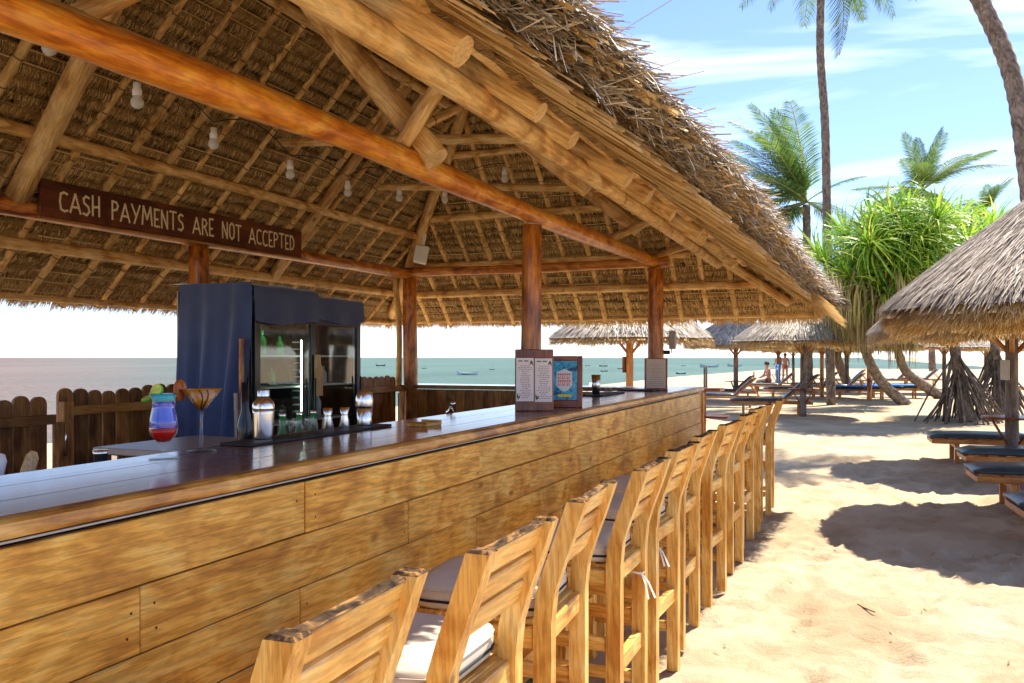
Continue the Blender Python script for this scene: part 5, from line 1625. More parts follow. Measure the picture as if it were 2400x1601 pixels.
# ================================================================== THATCHED UMBRELLAS
def umbrella_meshes(R, zr, za, nblade, seed, wk=1.0):
    rr = random.Random(seed)
    BW = Blades(); BF = Blades()
    H = za - zr
    def surf(r, a, lift=0.0):
        f = r / R
        z = za - H * (0.94 * f + 0.06 * f * f) + lift + 0.02 * noise.noise((cos(a) * 4 * f, sin(a) * 4 * f, seed))
        return Vector((r * cos(a), r * sin(a), z))
    def wob(a):
        return R * (1 + 0.03 * noise.noise((cos(a) * 2, sin(a) * 2, seed + 3)) + 0.015 * sin(a * 9))
    for _ in range(nblade):
        a = rr.uniform(0, 2 * pi); r1 = wob(a) * sqrt(rr.uniform(0.02, 1.0)) + rr.uniform(0, 0.05)
        ln = rr.uniform(0.16, 0.4)
        r0 = max(0.01, r1 - ln)
        a2 = a + rr.gauss(0, 0.05) / max(0.3, r1)
        li = rr.uniform(0.0, 0.035)
        p0 = surf(r0, a, li); p2 = surf(r1, a2, li + rr.uniform(0.0, 0.03)); p1 = (p0 + p2) / 2 + Vector((0, 0, rr.uniform(0, 0.02)))
        if r1 > R * 0.97:
            p2.z -= rr.uniform(0, 0.05)
        w = rr.uniform(0.005, 0.014) * wk
        BW.add([p0, p1, p2], [w, w, w * 0.5], Vector((-sin(a), cos(a), 0)), rr.uniform(0.05, 1.0))
    # base cone so that no sun leaks through
    n = 40; k0 = len(BW.V)
    BW.V.append((0, 0, za - 0.01))
    for ring in (0.33, 0.66, 0.985):
        for k in range(n):
            a = 2 * pi * k / n
            BW.V.append(tuple(surf(R * ring, a, -0.01)))
    for k in range(n):
        BW.F.append((k0, k0 + 1 + k, k0 + 1 + (k + 1) % n)); BW.T.append(0.35)
        for g in range(2):
            b = k0 + 1 + g * n
            BW.F.append((b + k, b + n + k, b + n + (k + 1) % n, b + (k + 1) % n)); BW.T.append(0.35)
    for _ in range(int(nblade * 0.55)):
        a = rr.uniform(0, 2 * pi); r1 = wob(a) - 0.02 + rr.uniform(-0.1, 0.03)
        p0 = surf(r1 - rr.uniform(0.12, 0.3), a, -0.04)
        p2 = surf(r1, a + rr.gauss(0, 0.04), -0.06) + Vector((0, 0, -rr.uniform(0.0, 0.12)))
        w = rr.uniform(0.007, 0.018)
        BF.add([p0, (p0 + p2) / 2, p2], [w, w, w * 0.4], Vector((-sin(a), cos(a), 0)), rr.uniform(0.0, 0.9))
    # underside courses
    for ring in range(1, 10):
        r = R * ring / 10
        for k in range(int(90 * ring / 9) + 20):
            a = rr.uniform(0, 2 * pi)
            p0 = surf(r, a, -0.035); p2 = surf(r + R * 0.11, a + rr.gauss(0, 0.03), -0.05)
            BF.add([p0, p2], [0.05, 0.03], Vector((-sin(a), cos(a), 0)), rr.uniform(0.0, 0.6))
    return BW.mesh('thatch_cone', M_UMB if wk == 1.0 else M_WEATHER), BF.mesh('thatch_underside', M_FRINGE)
UM_N = umbrella_meshes(1.75, 1.84, 3.2, 32000, 61)
UM_F = umbrella_meshes(1.75, 1.84, 2.95, 8000, 62, 1.6)

def umbrella(x, y, label, near, table, board, rz, s=1.0, post_mat=M_GREYPOST, dz=0.0, group='thatched beach umbrellas'):
    U = thing('thatched_umbrella', label, 'umbrella', (x, y, dz), rz, group)
    me = UM_N if near else UM_F
    Ms = Matrix.Scale(s, 4)
    c = mobj('thatch_cone', me[0], U, WM[U] @ Ms); c['kind'] = 'stuff'
    c = mobj('thatch_underside', me[1], U, WM[U] @ Ms); c['kind'] = 'stuff'
    def W3(p): return WM[U] @ Vector(p)
    pole('post', W3((0, 0, -0.3)), W3((0.0, 0.01, 2.75 * s)), 0.082, 0.075, post_mat, M_CUT, U, 10, 8, 0.07, 0.004, 31)
    za = 3.2 if near else 2.95
    for k in range(8):
        a = 2 * pi * k / 8 + 0.2
        p0 = W3((0.06 * cos(a), 0.06 * sin(a), (za - 0.2) * s)); p1 = W3((1.6 * s * cos(a), 1.6 * s * sin(a), 1.86 * s))
        pole('rib', p0, p1, 0.022, 0.018, M_THIN, M_CUT, U, 6, 3, 0.05, 0, 32)
    for k in range(4):
        a = pi / 2 * k + 0.3
        pole('brace', W3((0.05 * cos(a), 0.05 * sin(a), 1.55 * s)), W3((0.55 * cos(a), 0.55 * sin(a), 2.15 * s)), 0.03, 0.028, M_LOUNGER, M_CUT, U, 7, 3, 0.05, 0, 33)
    if near:
        ring = [W3((1.42 * cos(t), 1.42 * sin(t), 1.93)) for t in [2 * pi * i / 32 for i in range(33)]]
        V, Ff = path_tube([WM[U].inverted() @ p for p in ring], [0.02] * 33, 6, False)
        mobj('ring_pole', mk_mesh('ring_pole', V, Ff, M_THIN, smooth=True), U, WM[U])
    if table:
        V, Ff = lathe_geo([(0.085, 0.0), (0.36, 0.0), (0.37, 0.012), (0.36, 0.025), (0.085, 0.025)], 16)
        mobj('round_table', mk_mesh('round_table', V, Ff, M_FRAME), U, WM[U] @ Matrix.Translation((0, 0, 0.66)))
        for k in range(3):
            a = 2.1 * k + 0.5
            pole('table_brace', W3((0.07 * cos(a), 0.07 * sin(a), 0.32)), W3((0.3 * cos(a), 0.3 * sin(a), 0.655)), 0.016, 0.016, M_FRAME, M_FRAME, U, 6, 2, 0, 0, 34)
    if board:
        mobj('number_board', box_mesh(0.34, 0.02, 0.13, M_FRAME, 0.003), U, WM[U] @ Matrix.Translation((-0.105, -0.02, 1.3)) @ Matrix.Rotation(0.8, 4, 'Z') @ AX['z'])
    return U
umbrella(1.96, 8.7, 'nearest thatched umbrella, big grey cone entering at the right edge', True, False, False, 0.3, 1.02, dz=-0.02)
umbrella(1.86, 12.7, 'second thatched umbrella at the right, its rim showing below the nearest one', True, True, False, 1.1, 0.98)
# white card board fixed to its post
CB = tag(box('card_board', (0.02, 0.16, 0.26), (1.76, 12.58, 1.29), M_TRIM, None, 'z', 0.003, Matrix.Rotation(0.5, 4, 'Z')), 'pale card board hanging on the umbrella post at the right edge', 'board')
umbrella(-4.45, 17.6, 'thatched umbrella on an orange post showing between the two bar posts', False, False, True, 0.2, 1.0, M_LOUNGER)
umbrella(-1.24, 22.2, 'thatched umbrella over the two nearest dark loungers past the bar corner', False, True, True, 0.9)
umbrella(-3.7, 28.7, 'thatched umbrella left of the nearer one past the bar corner, grey post', False, True, True, 1.7)
umbrella(-3.3, 40.0, 'farther thatched umbrella behind the grey-posted one, left of the bathers', False, True, True, 2.2)
umbrella(-3.4, 51.0, 'distant thatched umbrella on a thin post left of the bathers', False, False, False, 2.8)
umbrella(-1.4, 50.0, 'distant thatched umbrella on a dark thin post right of the bathers', False, False, True, 0.1)
umbrella(-1.2, 33.0, 'thatched umbrella on a reddish post behind the nearer dark loungers', False, True, False, 0.5, 1.0, M_POST)
umbrella(-0.4, 38.0, 'thatched umbrella on a black post beside the reddish-posted one', False, False, False, 1.2)
umbrella(0.35, 31.0, 'thatched umbrella on a brown post by the blue-towelled loungers', False, True, False, 2.4, 1.0, M_POST)
umbrella(3.2, 38.0, 'distant thatched umbrella glimpsed between the leaning trunks', False, False, False, 1.9)
umbrella(5.4, 44.0, 'distant thatched umbrella behind the pandanus roots', False, False, False, 0.9)

# ================================================================== SUN LOUNGERS
def cushion_slab(l, w, h):
    V = []; Ff = []
    nx_, ny_ = 10, 6
    for lay in (0, 1):
        for i in range(nx_ + 1):
            for j in range(ny_ + 1):
                u, v = i / nx_, j / ny_
                e = min(u, 1 - u) * l; g = min(v, 1 - v) * w
                puff = (1 - math.exp(-e / 0.03)) * (1 - math.exp(-g / 0.03))
                z = (h * (0.35 + 0.65 * puff) + 0.01 * noise.noise((u * 5, v * 4, 2))) if lay else 0.0
                V.append((u * l, (v - 0.5) * w, z))
    m = (nx_ + 1) * (ny_ + 1)
    for lay in (0, 1):
        for i in range(nx_):
            for j in range(ny_):
                a = lay * m + i * (ny_ + 1) + j
                q = (a, a + ny_ + 1, a + ny_ + 2, a + 1)
                Ff.append(q if lay else tuple(reversed(q)))
    ring = [i * (ny_ + 1) for i in range(nx_ + 1)] + [nx_ * (ny_ + 1) + j for j in range(1, ny_ + 1)] + [i * (ny_ + 1) + ny_ for i in range(nx_ - 1, -1, -1)] + [j for j in range(ny_ - 1, 0, -1)]
    n = len(ring)
    for k in range(n):
        a, b = ring[k], ring[(k + 1) % n]
        Ff.append((a, b, b + m, a + m))
    return mk_mesh('cushion', V, Ff, M_TEAL, smooth=True)
CS = cushion_slab(1.32, 0.6, 0.07); CB2 = cushion_slab(0.7, 0.52, 0.05)
def make_lounger(label, back_angle):
    Lg = thing('sun_lounger', label, 'sun lounger', (0, 0, 0), 0, 'wooden sun loungers on the sand')
    for s_ in (-1, 1):
        lbox('side_rail', (2.0, 0.04, 0.06), (1.0, s_ * 0.31, 0.31), M_LOUNGER, Lg, 'x')
    lbox('end_rail', (0.04, 0.58, 0.05), (0.02, 0, 0.305), M_LOUNGER, Lg, 'y')
    lbox('end_rail', (0.04, 0.58, 0.05), (1.98, 0, 0.305), M_LOUNGER, Lg, 'y')
    for x in (0.32, 1.68):
        for s_ in (-1, 1):
            lbox('leg', (0.06, 0.05, 0.28), (x, s_ * 0.27, 0.14), M_LOUNGER, Lg, 'z')
        lbox('cross_rail', (0.05, 0.56, 0.06), (x, 0, 0.25), M_LOUNGER, Lg, 'y')
    for k in range(7):
        lbox('slat', (0.1, 0.6, 0.016), (0.1 + k * 0.185, 0, 0.349), M_LOUNGER, Lg, 'y', 0.003)
    put(bpy.data.objects.new('cushion', CS), Lg, WM[Lg] @ Matrix.Translation((-0.02, 0, 0.36)))
    R = Matrix.Translation((1.3, 0, 0.35)) @ Matrix.Rotation(-back_angle, 4, 'Y')
    bk = mobj('backrest', box_mesh(0.78, 0.6, 0.05, M_LOUNGER, 0.004), Lg, WM[Lg] @ R @ Matrix.Translation((0.37, 0, 0.0)))
    mobj('back_cushion', CB2, bk, WM[Lg] @ R @ Matrix.Translation((0.0, 0, 0.028)))
    if back_angle > 0.2:
        pz = 0.5 * sin(back_angle); px = 1.3 + 0.5 * cos(back_angle)
        for s_ in (-1, 1):
            M, Ln = align((px, s_ * 0.22, 0.35 + pz - 0.02), (px + 0.3, s_ * 0.22, 0.3))
            mobj('prop', box_mesh(Ln, 0.03, 0.03, M_LOUNGER, 0.003), Lg, WM[Lg] @ M @ Matrix.Translation((Ln / 2, 0, 0)))
    return Lg
LN0 = make_lounger('x', 0.02)
LN1 = make_lounger('x', 0.75)
used = {}
def lounger(kind, x, y, rz, label):
    src = LN1 if kind else LN0
    M = Matrix.Translation((x, y, sand_h(x, y) - 0.01)) @ Matrix.Rotation(rz, 4, 'Z')
    if kind not in used:
        used[kind] = 1
        src.matrix_basis = M; o = src
    else:
        o = copy_tree(src, M)
    o['label'] = label
    return o
lounger(0, 1.12, 7.55, 0.06, 'dark-cushioned lounger nearest the viewer at the right edge')
lounger(0, 1.02, 9.35, 0.04, 'second dark-cushioned lounger from the viewer at the right edge')
lounger(0, 1.15, 11.5, 0.05, 'third dark-cushioned lounger at the right, standing over a maroon crate')
lounger(0, 0.95, 13.55, 0.03, 'farthest of the flat dark loungers at the right, below the pandanus roots')
cr = box('maroon_crate', (0.6, 0.35, 0.24), (1.95, 10.6, 0.125), M_MAROON, None, 'x', 0.01)
tag(cr, 'maroon crate on the sand between the loungers at the right edge', 'crate')
lounger(1, -3.05, 22.6, 0.12, 'dark-cushioned lounger with raised back, nearest one past the bar corner')
lounger(1, -4.55, 25.2, 0.10, 'dark-cushioned lounger with raised back, left of the nearer one past the bar')
lounger(1, -5.0, 28.6, 0.12, 'raised-back lounger under the grey-posted umbrella')
lounger(1, -3.1, 31.5, 0.15, 'raised-back lounger right behind the grey-posted umbrella')
lounger(1, -4.2, 36.0, 0.12, 'far raised-back lounger to the left of the bathers')
lounger(1, -2.6, 37.5, 0.12, 'far raised-back lounger right beside the bathers')
lounger(1, -1.6, 35.5, 0.1, 'far raised-back lounger behind the bathers\' towel')
lb1 = lounger(0, -0.9, 32.0, 0.1, 'flat lounger covered with a blue towel between the tree trunks, left one')
lb2 = lounger(0, 0.2, 33.5, 0.1, 'flat lounger covered with a blue towel between the tree trunks, right one')
for i, (x, y) in enumerate(((-0.9, 32.0), (0.2, 33.5))):
    t_ = box('beach_towel', (1.7, 0.62, 0.05), (x + 0.9, y + 0.08, sand_h(x, y) + 0.455), M_TOWEL, None, 'x', 0.015, Matrix.Rotation(0.1, 4, 'Z'))
    tag(t_, 'blue towel spread on the ' + ('left' if i == 0 else 'right') + ' flat lounger between the tree trunks', 'towel', 'blue towels')
lounger(1, -1.5, 46.0, 0.1, 'distant orange lounger between the thin umbrella posts, left of the pale trunk')
lounger(1, 0.6, 47.0, 0.1, 'distant orange lounger right of the pale leaning trunk')
lounger(1, 2.0, 49.0, 0.1, 'distant orange lounger at the right end of the far row')
lounger(0, 3.6, 36.0, 0.1, 'pale-lit flat lounger glimpsed between the leaning trunks and the roots')

# ================================================================== PALMS
def frond_mesh(L_, droop, seed, nl=66, leaf=0.75, sag=0.5, wind=0.0):
    rr = random.Random(seed); B = Blades()
    pts = []
    n = 14
    for i in range(n + 1):
        f = i / n
        pts.append(Vector((L_ * (f - 0.12 * droop * f * f), wind * f * f * L_ * 0.2, -droop * L_ * 0.55 * f * f)))
    B.add(pts, [0.06 * (1 - 0.85 * i / n) + 0.008 for i in range(n + 1)], Vector((0, 1, 0)), 0.85)
    B.add(pts, [0.05 * (1 - 0.85 * i / n) + 0.008 for i in range(n + 1)], Vector((0, 0, 1)), 0.85)
    for k in range(nl):
        f = 0.1 + 0.9 * (k + rr.random() * 0.5) / nl
        i = min(n - 1, int(f * n)); g = f * n - i
        p = pts[i].lerp(pts[i + 1], g)
        d = (pts[i + 1] - pts[i]).normalized()
        ll = leaf * (sin(pi * min(1, 0.18 + f * 0.8)) ** 0.6) * rr.uniform(0.8, 1.1)
        for sd in (-1, 1):
            out = (Vector((0, sd, 0)) * 0.85 + d * (0.55 + 0.35 * f) + Vector((0, wind * 0.4, 0.15))).normalized()
            p1 = p + out * ll * 0.5 + Vector((0, 0, -sag * ll * 0.10))
            p2 = p + out * ll * 0.85 + Vector((0, 0, -sag * ll * 0.5)) + Vector((0, 0, rr.uniform(-0.05, 0.02)))
            w = 0.036 * rr.uniform(0.8, 1.2)
            B.add([p, p1, p2], [w * 0.6, w, w * 0.15], d, rr.uniform(0.1, 0.7))
    return B.mesh('frond', M_PALM)
FR = [frond_mesh(3.0, 0.5, 1), frond_mesh(3.2, 0.85, 2, sag=0.8), frond_mesh(2.8, 0.25, 3, sag=0.35, wind=-0.4), frond_mesh(3.0, 1.15, 4, sag=1.0)]
FD = mk_mesh('dead', [], [], M_DEAD)
def palm(label, path, r0, r1, fronds, scale=1.0, seed=0, nuts=True):
    """path: trunk centre line (world); fronds: (azimuth, elevation, mesh index, scale)"""
    Tt = thing('coconut_palm', label, 'palm tree', path[0], 0, 'coconut palms')
    P = [Vector(p) for p in path]
    fine = []
    for i in range(len(P) - 1):
        a = P[max(0, i - 1)]; b = P[i]; c = P[i + 1]; d = P[min(len(P) - 1, i + 2)]
        for k in range(14):
            t = k / 14
            fine.append(0.5 * ((2 * b) + (c - a) * t + (2 * a - 5 * b + 4 * c - d) * t * t + (3 * b - a - 3 * c + d) * t ** 3))
    fine.append(P[-1])
    n = len(fine)
    rad = [(r0 + (r1 - r0) * i / n) * (1.06 if i % 2 else 0.96) for i in range(n)]
    M, Ln = align(fine[0], fine[-1])
    Mi = M.inverted()
    V, Ff = path_tube([Mi @ p for p in fine], rad, 9)
    mobj('trunk', mk_mesh('trunk', V, Ff, M_TRUNK, smooth=True), Tt, M)
    top = P[-1]
    for (az, el, mi, sc) in fronds:
        Mf = Matrix.Translation(top + Vector((0, 0, 0.1))) @ Matrix.Rotation(az, 4, 'Z') @ Matrix.Rotation(-el, 4, 'Y') @ Matrix.Scale(sc * scale, 4)
        mobj('frond', FR[mi], Tt, Mf)
    if nuts:
        rr = random.Random(seed)
        for k in range(4):
            a = rr.uniform(0, 6.28)
            V, Ff = lathe_geo([(0.001, -0.13), (0.07, -0.1), (0.105, 0), (0.07, 0.1), (0.001, 0.13)], 10)
            mobj('coconut', mk_mesh('coconut', V, Ff, M_DEAD, smooth=True, tone=[0.7] * len(Ff)), Tt, Matrix.Translation(top + Vector((0.2 * cos(a), 0.2 * sin(a), -0.2))))
    return Tt
def ring_fronds(n, seed, lo=-0.5, hi=1.2, scale=1.0):
    rr = random.Random(seed); out = []
    for k in range(n):
        f = k / n
        el = hi + (lo - hi) * ((k * 0.618) % 1.0)
        out.append((2 * pi * k * 0.381966 + rr.uniform(-0.2, 0.2), el, rr.choice([0, 1, 2]) if el > 0.2 else rr.choice([1, 3]), scale * rr.uniform(0.85, 1.1)))
    return out
CAMF = Vector((-sin(radians(22.05)), cos(radians(22.05)), 0)); CAMR = Vector((cos(radians(22.05)), sin(radians(22.05)), 0))
def at(px, py, t):
    """world point seen at photo pixel (px,py) at depth t metres"""
    return Vector((0, 0, CH)) + CAMF * t + CAMR * ((px - 1200) / 2000 * t) + Vector((0, 0, (838 - py) / 2000 * t))
# tall slim palm
palm('tall slender palm whose straight trunk rises out of the top of the photo', [at(1948, 950, 26), at(1940, 600, 26), at(1934, 300, 26), at(1922, 100, 26), at(1930, -150, 26)], 0.14, 0.105,
     [(radians(22) + 0.25, -0.95, 1, 1.15)] + ring_fronds(17, 5, -0.45, 1.2, 1.05), 1.0, 1)
# leaning palm at the right
palm('leaning palm with thick grey trunk curving in from the right edge', [at(2470, 1060, 13.2), at(2440, 700, 13.4), at(2408, 400, 13.6), at(2372, 180, 13.8), at(2296, 0, 14), at(2190, -190, 14.2)], 0.165, 0.12,
     ring_fronds(15, 9, -0.25, 1.2, 0.62), 1.0, 2)
# wind-blown palm in the middle
wl = -0.0
wf = []
rr = random.Random(12)
for k in range(26):
    az = radians(22) + pi + rr.uniform(-1.25, 1.25) if k < 22 else radians(22) + rr.uniform(-0.7, 0.7)
    el = rr.uniform(-0.5, 1.35) if k < 22 else rr.uniform(-0.7, 0.75)
    wf.append((az, el, rr.choice([0, 1, 2]) if el > 0 else rr.choice([1, 3]), rr.uniform(0.95, 1.2) if k < 22 else rr.uniform(0.55, 0.75)))
palm('wind-blown green palm between the thatched roof and the pandanus', [at(1895, 920, 30), at(1893, 700, 30), at(1890, 480, 30)], 0.16, 0.13, wf, 1.22, 3)
palm('small far palm with upright centre fronds above the pandanus', [at(2185, 870, 50), at(2178, 640, 50), at(2163, 450, 50)], 0.2, 0.16,
     [(0.4, 1.45, 2, 0.9), (2.0, 1.4, 2, 0.85), (4.0, 1.35, 2, 0.85), (5.2, 1.2, 0, 0.8), (1.2, 1.2, 0, 0.8)] + ring_fronds(18, 31, -0.35, 0.75, 0.9), 1.5, 4)
palm('rounded far palm crown peeping above the pandanus at the right', [at(2320, 870, 60), at(2315, 700, 60), at(2309, 500, 60)], 0.2, 0.17, ring_fronds(26, 37, -0.7, 1.3, 0.62), 1.4, 5)

# ================================================================== PANDANUS
def rosette_mesh(nleaf, L_, seed, droop=1.0):
    rr = random.Random(seed); B = Blades()
    for k in range(nleaf):
        az = 2.39996 * k + rr.uniform(-0.2, 0.2)
        el = 1.35 - 1.5 * (k / nleaf) + rr.uniform(-0.15, 0.15)
        l = L_ * rr.uniform(0.7, 1.1)
        d = Vector((cos(az), sin(az), 0))
        pts = []; p = Vector((0, 0, 0)); e = el
        n = 6
        for i in range(n + 1):
            pts.append(p.copy())
            p = p + (d * cos(e) + Vector((0, 0, sin(e)))) * (l / n)
            e -= droop * (0.12 + 0.11 * i) * rr.uniform(0.7, 1.2)
        w = rr.uniform(0.034, 0.06)
        B.add(pts, [w * 0.8, w, w, w * 0.85, w * 0.65, w * 0.4, w * 0.08], Vector((-sin(az), cos(az), 0.0)), rr.uniform(0.05, 0.95))
    return B.mesh('leaf_rosette', M_PANDAN)
RO = [rosette_mesh(50, 1.05, 1, 0.5), rosette_mesh(56, 1.2, 2, 0.75), rosette_mesh(50, 1.15, 3, 1.0)]
def skirt_mesh(n, L_, R, seed):
    rr = random.Random(seed); B = Blades()
    for k in range(n):
        a = rr.uniform(0, 6.28); r = R * sqrt(rr.random())
        p = Vector((r * cos(a), r * sin(a), rr.uniform(-0.1, 0.25)))
        l = L_ * rr.uniform(0.5, 1.1)
        b = rr.uniform(0, 6.28)
        o = Vector((cos(b), sin(b), 0))
        pts = [p, p + o * 0.12 + Vector((0, 0, -0.25 * l)), p + o * 0.16 + Vector((0, 0, -0.6 * l)), p + o * 0.15 + Vector((0, 0, -l))]
        w = rr.uniform(0.03, 0.055)
        B.add(pts, [w, w, w * 0.8, w * 0.2], Vector((cos(b + 1.3), sin(b + 1.3), 0)), rr.random())
    return B.mesh('dead_leaf_skirt', M_DEAD)
SK = [skirt_mesh(60, 1.1, 0.35, 4), skirt_mesh(70, 1.3, 0.45, 5)]
def pandanus(label, base, crown_pts, trunk_top, r, roots, seed, lean=None, sc=1.0, skirts=True):
    Tt = thing('pandanus_tree', label, 'pandanus', base, 0, 'pandanus trees')
    rr = random.Random(seed)
    B0 = Vector(base); T0 = Vector(trunk_top)
    pts = [B0] + (lean or [B0.lerp(T0, 0.5)]) + [T0]
    P = [Vector(p) for p in pts]
    fine = []
    for i in range(len(P) - 1):
        a = P[max(0, i - 1)]; b = P[i]; c = P[i + 1]; d = P[min(len(P) - 1, i + 2)]
        for k in range(8):
            t = k / 8
            fine.append(0.5 * ((2 * b) + (c - a) * t + (2 * a - 5 * b + 4 * c - d) * t * t + (3 * b - a - 3 * c + d) * t ** 3))
    fine.append(P[-1])
    M, Ln = align(fine[0], fine[-1]); Mi = M.inverted()
    V, Ff = path_tube([Mi @ p for p in fine], [r * (1.15 - 0.35 * i / len(fine)) * (1.05 if i % 2 else 0.97) for i in range(len(fine))], 9)
    mobj('trunk', mk_mesh('trunk', V, Ff, M_TRUNK, smooth=True), Tt, M)
    for (ang, spread, h) in roots:
        p0 = B0.lerp(T0, h); p1 = B0 + Vector((cos(ang) * spread, sin(ang) * spread, -0.15))
        mid = p0.lerp(p1, 0.5) + Vector((cos(ang), sin(ang), 0)) * 0.06
        V, Ff = path_tube([p0, mid, p1], [0.02, 0.023, 0.019], 6)
        mobj('stilt_root', mk_mesh('stilt_root', V, Ff, M_ROOT, smooth=True), Tt)
    for i, c in enumerate(crown_pts):
        c = Vector(c)
        # limb
        h = T0.lerp(c, 0.5) + Vector((0, 0, -0.25))
        V, Ff = path_tube([T0 + Vector((0, 0, -0.1)), h, c], [r * 0.6, r * 0.45, r * 0.3], 6)
        mobj('limb', mk_mesh('limb', V, Ff, M_TRUNK, smooth=True), Tt)
        out = c - T0; az = atan2(out.y, out.x); tilt = min(1.0, out.xy.length / 2.6) * 0.75
        if c.z < T0.z: tilt = 1.2
        Mr = Matrix.Translation(c) @ Matrix.Rotation(az, 4, 'Z') @ Matrix.Rotation(tilt, 4, 'Y') @ Matrix.Rotation(rr.uniform(0, 6), 4, 'Z') @ Matrix.Scale(sc * rr.uniform(0.8, 1.1), 4)
        mobj('leaf_rosette', rr.choice(RO), Tt, Mr)
        if skirts and c.z < T0.z + 1.6:
            mobj('dead_leaf_skirt', rr.choice(SK), Tt, Matrix.Translation(c + Vector((0, 0, -0.1))) @ Matrix.Rotation(rr.uniform(0, 6), 4, 'Z') @ Matrix.Scale(sc * rr.uniform(0.8, 1.1), 4))
    return Tt
rr = random.Random(77)
def cloud(px0, px1, py0, py1, t0, t1, n, seed):
    rr = random.Random(seed); out = []
    cx, cy = (px0 + px1) / 2, (py0 + py1) / 2
    while len(out) < n:
        px = rr.uniform(px0, px1); py = rr.uniform(py0, py1)
        u = (px - cx) / (px1 - px0) * 2; v = (py - cy) / (py1 - py0) * 2
        if u * u + v * v > 1.05: continue
        out.append(at(px, py, rr.uniform(t0, t1)))
    return out
mb = at(2262, 990, 19.2); mb.z = 0.0
mt = at(2235, 800, 19.2)
roots = [(2 * pi * k / 52 + rr.uniform(-0.1, 0.1), rr.uniform(0.4, 1.15), rr.uniform(0.45, 0.98)) for k in range(52)]
pandanus('big bright green pandanus standing on a tent of stilt roots', mb, cloud(1985, 2300, 500, 690, 17.8, 20.6, 46, 1) + cloud(1930, 2130, 540, 700, 17.6, 20, 26, 2), mt, 0.13, roots, 5)
mb2 = at(2345, 985, 20.5); mb2.z = 0.0
roots = [(2 * pi * k / 44 + rr.uniform(-0.1, 0.1), rr.uniform(0.35, 1.1), rr.uniform(0.4, 0.98)) for k in range(44)]
pandanus('pandanus with stilt roots just right of the big one, partly behind the umbrella', mb2, cloud(2190, 2400, 520, 700, 19.5, 22, 26, 3), at(2330, 790, 20.5), 0.12, roots, 6)
# leaning trunks to the left of it
b_ = at(2125, 947, 26.0); b_.z = 0
pandanus('pandanus with bare trunk leaning left out of the open sand', b_, cloud(1960, 2120, 600, 740, 23.5, 26, 16, 4), at(2015, 770, 25.2), 0.15, [], 7, [at(2070, 900, 26), at(2035, 840, 25.6)])
b_ = at(1998, 915, 37.0); b_.z = 0
pandanus('pandanus with pale leaning trunk behind the blue-towelled loungers', b_, cloud(1895, 2000, 660, 770, 34, 37, 12, 8), at(1955, 790, 36.5), 0.2, [], 8, [at(1985, 895, 37), at(1963, 840, 36.7)], 1.3)
b_ = at(2215, 925, 30.0); b_.z = 0
pandanus('pandanus with thick low trunk curving up left of the stilt roots', b_, cloud(2050, 2180, 640, 770, 27, 30, 12, 9), at(2095, 790, 29.5), 0.17, [], 9, [at(2160, 900, 30), at(2120, 865, 30)], 1.1)

